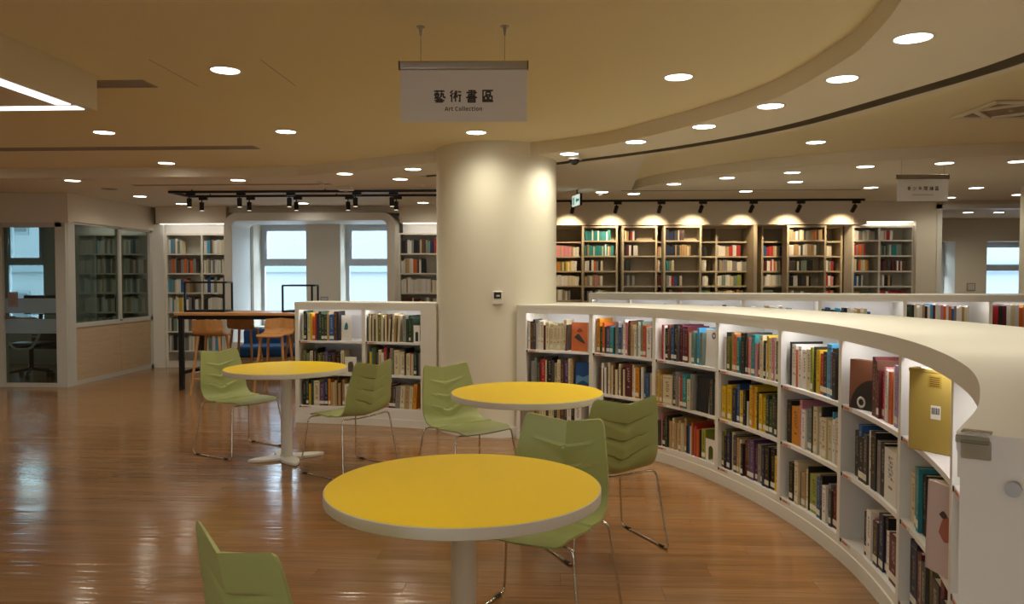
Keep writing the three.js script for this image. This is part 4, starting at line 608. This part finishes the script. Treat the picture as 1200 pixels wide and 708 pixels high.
// ------------------------------------------------------------------ bar table, stools, desktop frames, lounge seat
{
  const x0 = -4.78, x1 = -2.75, d0 = 9.74, d1 = 10.5, y = 0.992, g = thing('bar_table', 'long high table with a wooden top and black metal frame', 'table', null);
  part('table_top', rbox(x1 - x0, 0.034, d1 - d0, 0.006, (x0 + x1) / 2, y - 0.017, -(d0 + d1) / 2), M.ply, g);
  part('apron', merge([span(x0 + 0.03, x1 - 0.03, y - 0.084, y - 0.034, d0 + 0.04, d0 + 0.08), span(x0 + 0.03, x1 - 0.03, y - 0.084, y - 0.034, d1 - 0.08, d1 - 0.04), span(x0 + 0.04, x0 + 0.08, y - 0.084, y - 0.034, d0 + 0.08, d1 - 0.08), span(x1 - 0.08, x1 - 0.04, y - 0.084, y - 0.034, d0 + 0.08, d1 - 0.08)]), M.blackMetal, g);
  for (const x of [x0 + 0.07, x1 - 0.07]) { for (const d of [d0 + 0.06, d1 - 0.06]) part('leg', box(0.055, y - 0.084, 0.055, x, (y - 0.084) / 2, -d), M.blackMetal, g); part('foot_rail', span(x - 0.018, x + 0.018, 0.2, 0.24, d0 + 0.08, d1 - 0.08), M.blackMetal, g); }
  part('foot_rail', span(x0 + 0.09, x1 - 0.09, 0.2, 0.24, (d0 + d1) / 2 - 0.018, (d0 + d1) / 2 + 0.018), M.blackMetal, g);
  const st = thing('bar_stool', 'x', 'stool', V(0, 0, 0), 0, 'wooden bar stools at the high table');
  part('seat_shell', shell({ thick: 0.014, r0: 0.06, r1: 0.04, zc: -0.17, zf: 0.18, ys: 0.735, lean: 0.16, back: 0.2, dip: -0.012, fold: 0.05, dish: 0.01, w: [0.17, 0.19, 0.195, 0.185] }), M.ply, st);
  for (const sx of [-1, 1]) for (const sz of [-1, 1]) part('leg', rod(new THREE.Vector3(sx * 0.13, 0.722, sz * 0.11 - 0.02), new THREE.Vector3(sx * 0.2, 0, sz * 0.19 - 0.02), 0.018, 0.014, 12), M.ply, st);
  for (const sz of [-1, 1]) part('foot_rest', rod(new THREE.Vector3(-0.175, 0.24 + 0.04 * sz, sz * 0.165 - 0.02), new THREE.Vector3(0.175, 0.24 + 0.04 * sz, sz * 0.165 - 0.02), 0.011), M.ply, st);
  for (const sx of [-1, 1]) part('foot_rest', rod(new THREE.Vector3(sx * 0.172, 0.27, -0.165), new THREE.Vector3(sx * 0.172, 0.27, 0.125), 0.011), M.ply, st);
  st.position.copy(V(xAt(249, 9.55), 0, 9.55)); st.rotation.y = Math.PI; st.userData.label = 'wooden bar stool with its back turned, by the black leg of the high table';
  copyOf(st, V(xAt(321, 9.55), 0, 9.55), Math.PI + 0.05, 'wooden bar stool with its back turned, next to the short low bookshelf');
  copyOf(st, V(xAt(287, 10.72), 0, 10.72), 0.05, 'wooden bar stool on the window side of the high table, seen between two others');
  copyOf(st, V(xAt(352, 10.72), 0, 10.72), -0.05, 'wooden bar stool on the window side, half hidden by the short bookshelf');
  const frame = (px0, px1, d, h, label, posts) => {
    const a = xAt(px0, d), b = xAt(px1, d), w = b - a, t = 0.022, dp = 0.26, f = thing('desktop_frame', label, 'display frame', V((a + b) / 2, y + 0.001, d), 0);
    part('base', merge([box(w, t, t, 0, t / 2, dp / 2), box(w, t, t, 0, t / 2, -dp / 2), box(t, t, dp, -w / 2, t / 2, 0), box(t, t, dp, w / 2, t / 2, 0)]), M.blackMetal, f);
    for (const [x, z] of [[-w / 2, dp / 2], [w / 2, -dp / 2], [w / 2, dp / 2], ...(posts ? [[-w / 2, -dp / 2]] : [])]) part('post', box(t, h, t, x, h / 2, z), M.blackMetal, f);
    part('top_bar', merge([box(w + 0.05, t, t, 0.02, h, dp / 2), box(t, t, dp, w / 2, h, 0), box(w, t, t, 0, h, -dp / 2)]), M.blackMetal, f);
  };
  frame(222, 267, 10.1, 0.385, 'black metal frame rack on the high table before the white bookcase');
  frame(335, 369, 10.1, 0.345, 'black metal frame rack on the high table before the window');
  const lx = xAt(318, 11.5), lo = thing('lounge_chair', 'low blue upholstered lounge chair by the window bay', 'lounge chair', V(lx, 0, 11.55), 0.2);
  part('seat', rbox(0.95, 0.16, 0.7, 0.05, 0, 0.36, 0), M.blueFabric, lo); part('backrest', rbox(0.95, 0.28, 0.14, 0.05, 0, 0.52, -0.3), M.blueFabric, lo); part('base', rbox(0.85, 0.22, 0.6, 0.02, 0, 0.17, 0), M.oak, lo); for (const [x, z] of [[-0.38, 0.25], [0.38, 0.25], [-0.38, -0.25], [0.38, -0.25]]) part('leg', cyl(0.02, 0.015, 0.06, x, 0.03, z, 12), M.black, lo);
}

// ------------------------------------------------------------------ track lights
function trackHead(parent, x, y, d, aimX, aimD, lit) {
  const a = thing('track_spot', parent[0], 'track light', V(x, y, d), 0, parent[1]);
  part('adapter', box(0.11, 0.035, 0.034, 0.02, -0.018, 0), M.blackMetal, a); part('stem', cyl(0.008, 0.008, 0.05, 0, -0.055, 0, 10), M.blackMetal, a);
  const dir = new THREE.Vector3(aimX, -1, -aimD).normalize(), can = part('can', cyl(0.03, 0.03, 0.11, 0, 0, 0, 24), M.blackMetal, a); can.quaternion.setFromUnitVectors(new THREE.Vector3(0, -1, 0), dir); can.position.set(0, -0.08, 0).addScaledVector(dir, 0.04);
  const l = part('lens', cyl(0.024, 0.024, 0.003, 0, -0.0565, 0, 24), M.glowSmall, can);
  const s = new THREE.SpotLight(SPOTWARM, lit[0], 0, lit[1], 0.9, 2); const tip = new THREE.Vector3(x, y - 0.08, -d).addScaledVector(dir, 0.105); s.position.copy(tip); s.target.position.copy(tip).addScaledVector(dir, 1); s.castShadow = true; s.shadow.radius = 1.2; s.name = 'track_spot_beam'; scene.add(s, s.target);
  return a;
}
{
  const y = LO - 0.03, d = EYE + 0, td = (y - EYE) * FOCAL / (324.5 - 237.5);
  const tr = thing('light_track', 'straight black light track before the tan bookcases', 'light track'); part('rail', span(xAt(640, td), xAt(1012, td), y, y + 0.03, td - 0.017, td + 0.017), M.blackMetal, tr);
  for (const px of [671, 722, 773, 821.5, 880.7, 936, 1000.7]) trackHead(['black spotlight on the straight track before the tan bookcases', 'spotlights before the tan bookcases'], xAt(px, td), y, td, -0.15, 1.2, [I_TRACK * 1.2, 0.74]);
  // rectangular track by the window bay
  const y2 = LO - 0.045, dn = (y2 - EYE) * FOCAL / (324.5 - 224.8), df = (y2 - EYE) * FOCAL / (324.5 - 230), x0 = xAt(199, dn), x1 = -0.9;
  const t2 = thing('light_track', 'rectangular black light track hanging before the window bay', 'light track');
  part('rail', span(x0, x1, y2, y2 + 0.03, dn - 0.017, dn + 0.017), M.blackMetal, t2); part('rail', span(x0, x1, y2, y2 + 0.03, df - 0.017, df + 0.017), M.blackMetal, t2); part('cross_rail', span(x0, x0 + 0.034, y2, y2 + 0.03, dn + 0.017, df - 0.017), M.blackMetal, t2);
  for (const x of [x0 + 0.3, x0 + 2.0, x0 + 3.6]) for (const q of [dn, df]) part('hanger', span(x - 0.006, x + 0.006, y2 + 0.03, LO, q - 0.006, q + 0.006), M.blackMetal, t2);
  for (const px of [223, 281.7, 339.8, 417, 459.7]) trackHead(['black spotlight on the table side rail of the rectangular track', 'spotlights on the rectangular track, table side'], xAt(px, dn), y2, dn, 0, 0.0, [I_TRACK * 0.25, 0.6]);
  for (const px of [237.6, 293, 348, 408.5, 464.7]) trackHead(['black spotlight on the window side rail of the rectangular track', 'spotlights on the rectangular track, window side'], xAt(px, df), y2, df, 0, 0.0, [I_TRACK * 0.25, 0.6]);
}

// ------------------------------------------------------------------ signs
const GLYPH = {
  '藝': 'M8 12H92 M32 4V22 M68 4V22 M12 30H48 M30 23V42 M8 41H52 M22 42L14 51 M38 42L46 51 M14 56H48 M30 50V66 M10 67H52 M56 34H82V58L94 64L95 54 M70 24L68 44L54 66 M58 45L70 56 M26 75H76 M10 85H92 M44 85L28 97H76 M66 90L80 100',
  '術': 'M28 6L8 28 M30 28L8 52 M20 44V98 M36 30H66 M51 8V96 M50 32L36 70 M53 34L66 62 M58 12L66 20 M72 18H96 M68 44H98 M86 44V92L76 90',
  '書': 'M24 10H78V38 M8 24H94 M22 38H78 M50 2V63 M18 51H84 M6 63H96 M24 72H78V98H24V72 M24 85H78',
  '區': 'M8 8H94 M13 8V94H96 M38 20H72V42H38V20 M24 54H48V82H24V54 M60 54H86V82H60V54',
  '青': 'M18 12H82 M24 25H76 M8 40H94 M50 4V40 M28 52V98 M28 52H74V96L64 94 M28 66H74 M28 80H74',
  '少': 'M50 6V54L42 52 M28 24L14 50 M72 22L90 44 M82 50L56 80L14 96',
  '年': 'M30 4L12 34 M24 18H86 M28 42H80 M28 42V66 M6 66H96 M56 18V98',
  '閱': 'M10 8V98 M10 8H42V38H10 M10 23H42 M58 8H90V98L82 96 M58 8V38H90 M58 23H90 M38 46L30 54 M60 46L70 54 M34 58H66V72H34V58 M42 72L26 94 M56 72V90H76V82',
  '讀': 'M22 4L28 10 M6 18H42 M12 32H38 M12 46H38 M12 60H38V90H12V60 M52 14H94 M73 4V28 M56 28H90 M50 36H96V52H50V36 M65 36V52 M80 36V52 M56 58H90V86H56V58 M56 67H90 M56 77H90 M64 86L50 98 M80 86L96 98',
};
function glyph(g, ch, x, y, size, lw) {
  g.save(); g.translate(x, y); g.scale(size / 100, size / 100); g.lineWidth = lw; g.lineCap = 'butt'; g.lineJoin = 'miter'; let cx = 0, cy = 0;
  g.beginPath(); for (const [, c, r] of GLYPH[ch].matchAll(/([MLHV])([^MLHV]*)/g)) { const v = r.trim().split(/\s+/).map(Number); if (c === 'M') { [cx, cy] = v; g.moveTo(cx, cy); } else { if (c === 'L') [cx, cy] = v; if (c === 'H') cx = v[0]; if (c === 'V') cy = v[0]; g.lineTo(cx, cy); } } g.stroke(); g.restore();
}
function hangingSign(label, x, ytop, d, w, h, ceil, turn, draw, wires) {
  const g = thing('hanging_sign', label, 'sign', V(x, ytop, d), turn), bar = 0.042;
  const map = canvasTex(1024, Math.round(1024 * (h - bar) / w), (q, W, Hh) => { q.fillStyle = '#efedeb'; q.fillRect(0, 0, W, Hh); draw(q, W, Hh); });
  const face = phy({ map, roughness: 0.8, transmission: 0.3, thickness: 0 }), side = phy({ color: '#efedeb', roughness: 0.8, transmission: 0.4, thickness: 0 });
  part('panel', box(w * 0.985, h - bar, 0.005, 0, -(h + bar) / 2, 0), [side, side, side, side, face, face], g);
  part('header_bar', rbox(w, bar, 0.022, 0.008, 0, -bar / 2, 0), M.steel, g); for (const s of [-1, 1]) part('end_cap', box(0.004, bar, 0.024, s * w / 2, -bar / 2, 0), M.black, g);
  for (const s of wires) { const wr = part('hanger_wire', cyl(0.0016, 0.0016, ceil - ytop, s, (ceil - ytop) / 2, 0, 6), M.steel, g); part('ceiling_cup', merge([cyl(0.021, 0.021, 0.004, s, ceil - ytop - 0.002, 0, 20), cyl(0.009, 0.004, 0.04, s, ceil - ytop - 0.024, 0, 14)]), M.steel, wr); }
}
{
  const d = 3.82, x0 = xAt(469.5, d), x1 = xAt(618.5, d), yt = EYE + (324.5 - 76) * d / FOCAL + 0.012;
  hangingSign('large hanging sign reading Art Collection in front of the cream column', (x0 + x1) / 2, yt, d, x1 - x0, 0.292, HI, 0.035, (g, W, H) => { g.strokeStyle = '#3a3536'; ['藝', '術', '書', '區'].forEach((c, i) => glyph(g, c, 266 + i * 130, H * 0.38, 100, 12)); g.fillStyle = '#4a4540'; g.font = 'bold 46px sans-serif'; g.textAlign = 'center'; g.fillText('Art Collection', W * 0.5, H * 0.79); }, [-0.207, 0.2]);
  const d2 = 7.6, a = xAt(1049, d2), b = xAt(1110, d2);
  hangingSign('smaller hanging sign for the young adult reading area near the end bookcase', (a + b) / 2, EYE + (324.5 - 208) * d2 / FOCAL, d2, b - a, 0.25, HI, 0.02, (g, W, H) => { g.strokeStyle = '#4a4744'; ['青', '少', '年', '閱', '讀', '區'].forEach((c, i) => glyph(g, c, 195 + i * 112, H * 0.33, 84, 10)); g.fillStyle = '#5a5652'; g.font = '36px sans-serif'; g.textAlign = 'center'; g.fillText('Young Adult Reading Area', W * 0.5, H * 0.74); }, [-0.2, 0.2]);
  // exit sign seen almost edge-on
  const de = (LO - 0.03 - EYE) * FOCAL / (324.5 - 226), ex = thing('exit_sign', 'small lit green and white exit sign hanging beside the column', 'exit sign', V(xAt(676, de), LO, de), -1.32);
  part('rod', cyl(0.008, 0.008, 0.06, 0, -0.03, 0, 10), M.blackMetal, ex); part('case', rbox(0.36, 0.15, 0.03, 0.005, 0, -0.135, 0), M.blackMetal, ex);
  const em = canvasTex(256, 108, (g, W, H) => { g.fillStyle = '#eafff6'; g.fillRect(0, 0, W, H); g.fillStyle = '#17805a'; g.fillRect(20, 18, 60, 72); g.beginPath(); g.moveTo(120, 54); g.lineTo(160, 22); g.lineTo(160, 42); g.lineTo(232, 42); g.lineTo(232, 66); g.lineTo(160, 66); g.lineTo(160, 86); g.fill(); g.fillStyle = '#eafff6'; g.beginPath(); g.arc(52, 32, 7, 0, 7); g.fill(); g.lineWidth = 7; g.strokeStyle = '#eafff6'; g.beginPath(); g.moveTo(50, 42); g.lineTo(46, 60); g.lineTo(60, 72); g.lineTo(58, 86); g.moveTo(46, 60); g.lineTo(34, 80); g.moveTo(34, 52); g.lineTo(66, 50); g.stroke(); });
  const mm = std({ map: em, emissive: '#ffffff', emissiveMap: em, emissiveIntensity: 3 }); for (const s of [-1, 1]) { const q = part('lit_panel', new THREE.PlaneGeometry(0.345, 0.138).rotateY(s < 0 ? Math.PI : 0), mm, ex); q.position.set(0, -0.135, s * 0.0158); const l = new THREE.RectAreaLight(new THREE.Color().setRGB(0.8, 1, 0.95), 1.5, 0.34, 0.13); l.position.copy(ex.position).add(new THREE.Vector3(0, -0.135, s * 0.018).applyAxisAngle(new THREE.Vector3(0, 1, 0), -1.32)); l.lookAt(l.position.clone().add(new THREE.Vector3(0, 0, -s).applyAxisAngle(new THREE.Vector3(0, 1, 0), -1.32))); l.rotateY(Math.PI); scene.add(l); l.name = 'exit_sign_light'; }
}
// ------------------------------------------------------------------ ceiling fittings
{
  function diffuser(label, x0, x1, d0, d1, y, m = M.grille) { const g = thing('air_diffuser', label, 'air vent', null); part('frame', span(x0, x1, y - 0.004, y, d0, d1), m, g); const n = Math.max(2, Math.round((d1 - d0) / 0.035)); for (let k = 1; k < n; k++) part('slat', span(x0 + 0.02, x1 - 0.02, y - 0.007, y - 0.004, d0 + (d1 - d0) * k / n - 0.004, d0 + (d1 - d0) * k / n + 0.004), m, g); }
  diffuser('short grey slot diffuser beside the dropped light box', -3.35, -2.5, 4.745, 4.93, HI); diffuser('long grey slot diffuser across the raised ceiling', -6.9, -2.74, 7.16, 7.34, HI); diffuser('long thin slot diffuser in the lower ceiling by the track', -5.0, -2.6, 9.18, 9.28, LO); diffuser('thin slot diffuser in the low ceiling by the tan bookcases', 0.9, 3.9, 10.1, 10.16, LO);
  // square four-way ceiling cassette
  const A = atH(1119, 136, HI), B = atH(1168, 118, HI), ex = B[0] - A[0], ed = B[1] - A[1], len = Math.hypot(ex, ed), fx = -ed / len, fd = ex / len, sgn = fx > 0 ? 1 : -1, s = len / 2;
  const a = thing('ceiling_cassette', 'square ceiling air cassette with a cream triangular cross frame', 'air conditioner', V((A[0] + B[0]) / 2 + sgn * fx * s, HI, (A[1] + B[1]) / 2 + sgn * fd * s), Math.atan2(ed, ex));
  part('recess', box(2 * s, 0.01, 2 * s, 0, -0.005, 0), M.cassette, a); part('frame', merge([box(2 * s + 0.04, 0.014, 0.04, 0, -0.013, s), box(2 * s + 0.04, 0.014, 0.04, 0, -0.013, -s), box(0.04, 0.014, 2 * s, s, -0.013, 0), box(0.04, 0.014, 2 * s, -s, -0.013, 0)]), M.ceiling, a);
  part('cross_frame', merge([box(1.42 * s, 0.014, 0.04, 0.5 * s, -0.016, 0.5 * s).translate(-0.5 * s, 0, -0.5 * s).rotateY(Math.PI / 4).translate(0.5 * s, 0, 0.5 * s), ...[[-1, -1], [1, -1], [-1, 1]].map(([p, q]) => box(1.42 * s, 0.014, 0.04, 0, -0.017, 0).rotateY(p * q > 0 ? Math.PI / 4 : -Math.PI / 4).translate(p * s / 2, 0, q * s / 2)), ...[[0.5, -0.5]].map(() => box(0.02, 0.012, 0.02, 0, -0.016, 0))]), M.ceiling, a);
  const dome = (px, py, label) => { const [x, d] = atH(px, py, LO), g = thing('dome_camera', label, 'security camera', V(x, LO, d)); part('base', cyl(0.06, 0.066, 0.03, 0, -0.015, 0, 30), M.white, g); part('dome', new THREE.SphereGeometry(0.048, 24, 12, 0, Math.PI * 2, Math.PI / 2, Math.PI / 2).translate(0, -0.03, 0), M.black, g); };
  dome(673, 183.5, 'dark dome camera on the ceiling ring next to the column'); dome(210.5, 244.5, 'dark dome camera above the built-in bookcase by the office');
  const det = (px, py, h, label) => { const [x, d] = atH(px, py, h), g = thing('smoke_detector', label, 'smoke detector', V(x, h, d)); part('base', cyl(0.055, 0.05, 0.014, 0, -0.007, 0, 28), M.white, g); part('sensor', cyl(0.035, 0.025, 0.022, 0, -0.024, 0, 24), M.lightGrey, g); };
  det(377, 213, LO, 'white smoke detector on the lower ceiling by the tray edge'); det(703, 226, LO, 'white smoke detector on the low ceiling near the exit sign');
  const sp = (px, py, h, label) => { const [x, d] = atH(px, py, h), g = thing('ceiling_speaker', label, 'speaker', V(x, h, d)); part('rim', cyl(0.1, 0.104, 0.006, 0, -0.003, 0, 36), M.ceiling, g); part('mesh_cover', cyl(0.088, 0.088, 0.004, 0, -0.007, 0, 36), M.grille, g); };
  sp(217, 198.5, HI, 'round flat ceiling speaker in the raised ceiling'); sp(128, 221, LO, 'round flat ceiling speaker in the lower ceiling by the office');
  const [jx, jd] = atH(405, 218.5, LO), ju = thing('sprinkler_cover', 'white ceiling mounted detector box above the black track', 'sensor', V(jx, LO, jd)); part('body', rbox(0.18, 0.05, 0.14, 0.012, 0, -0.025, 0), M.white, ju); part('lens', cyl(0.03, 0.024, 0.012, 0, -0.056, 0, 20), M.lightGrey, ju);
}
// books too small to tell apart one by one
{
  const g = new THREE.BufferGeometry(); g.setAttribute('position', new THREE.Float32BufferAttribute(farPos, 3)); g.setAttribute('normal', new THREE.Float32BufferAttribute(farNor, 3)); g.setAttribute('color', new THREE.Float32BufferAttribute(farCol, 3)); g.setAttribute('uv', new THREE.Float32BufferAttribute(new Float32Array(farPos.length / 3 * 2), 2));
  tag(part('shelved_books', g, std({ vertexColors: true, roughness: 0.6 })), 'rows of small distant books on the wall bookcases and far shelves', 'books', null, 'stuff');
}
renderer.render(scene, camera);
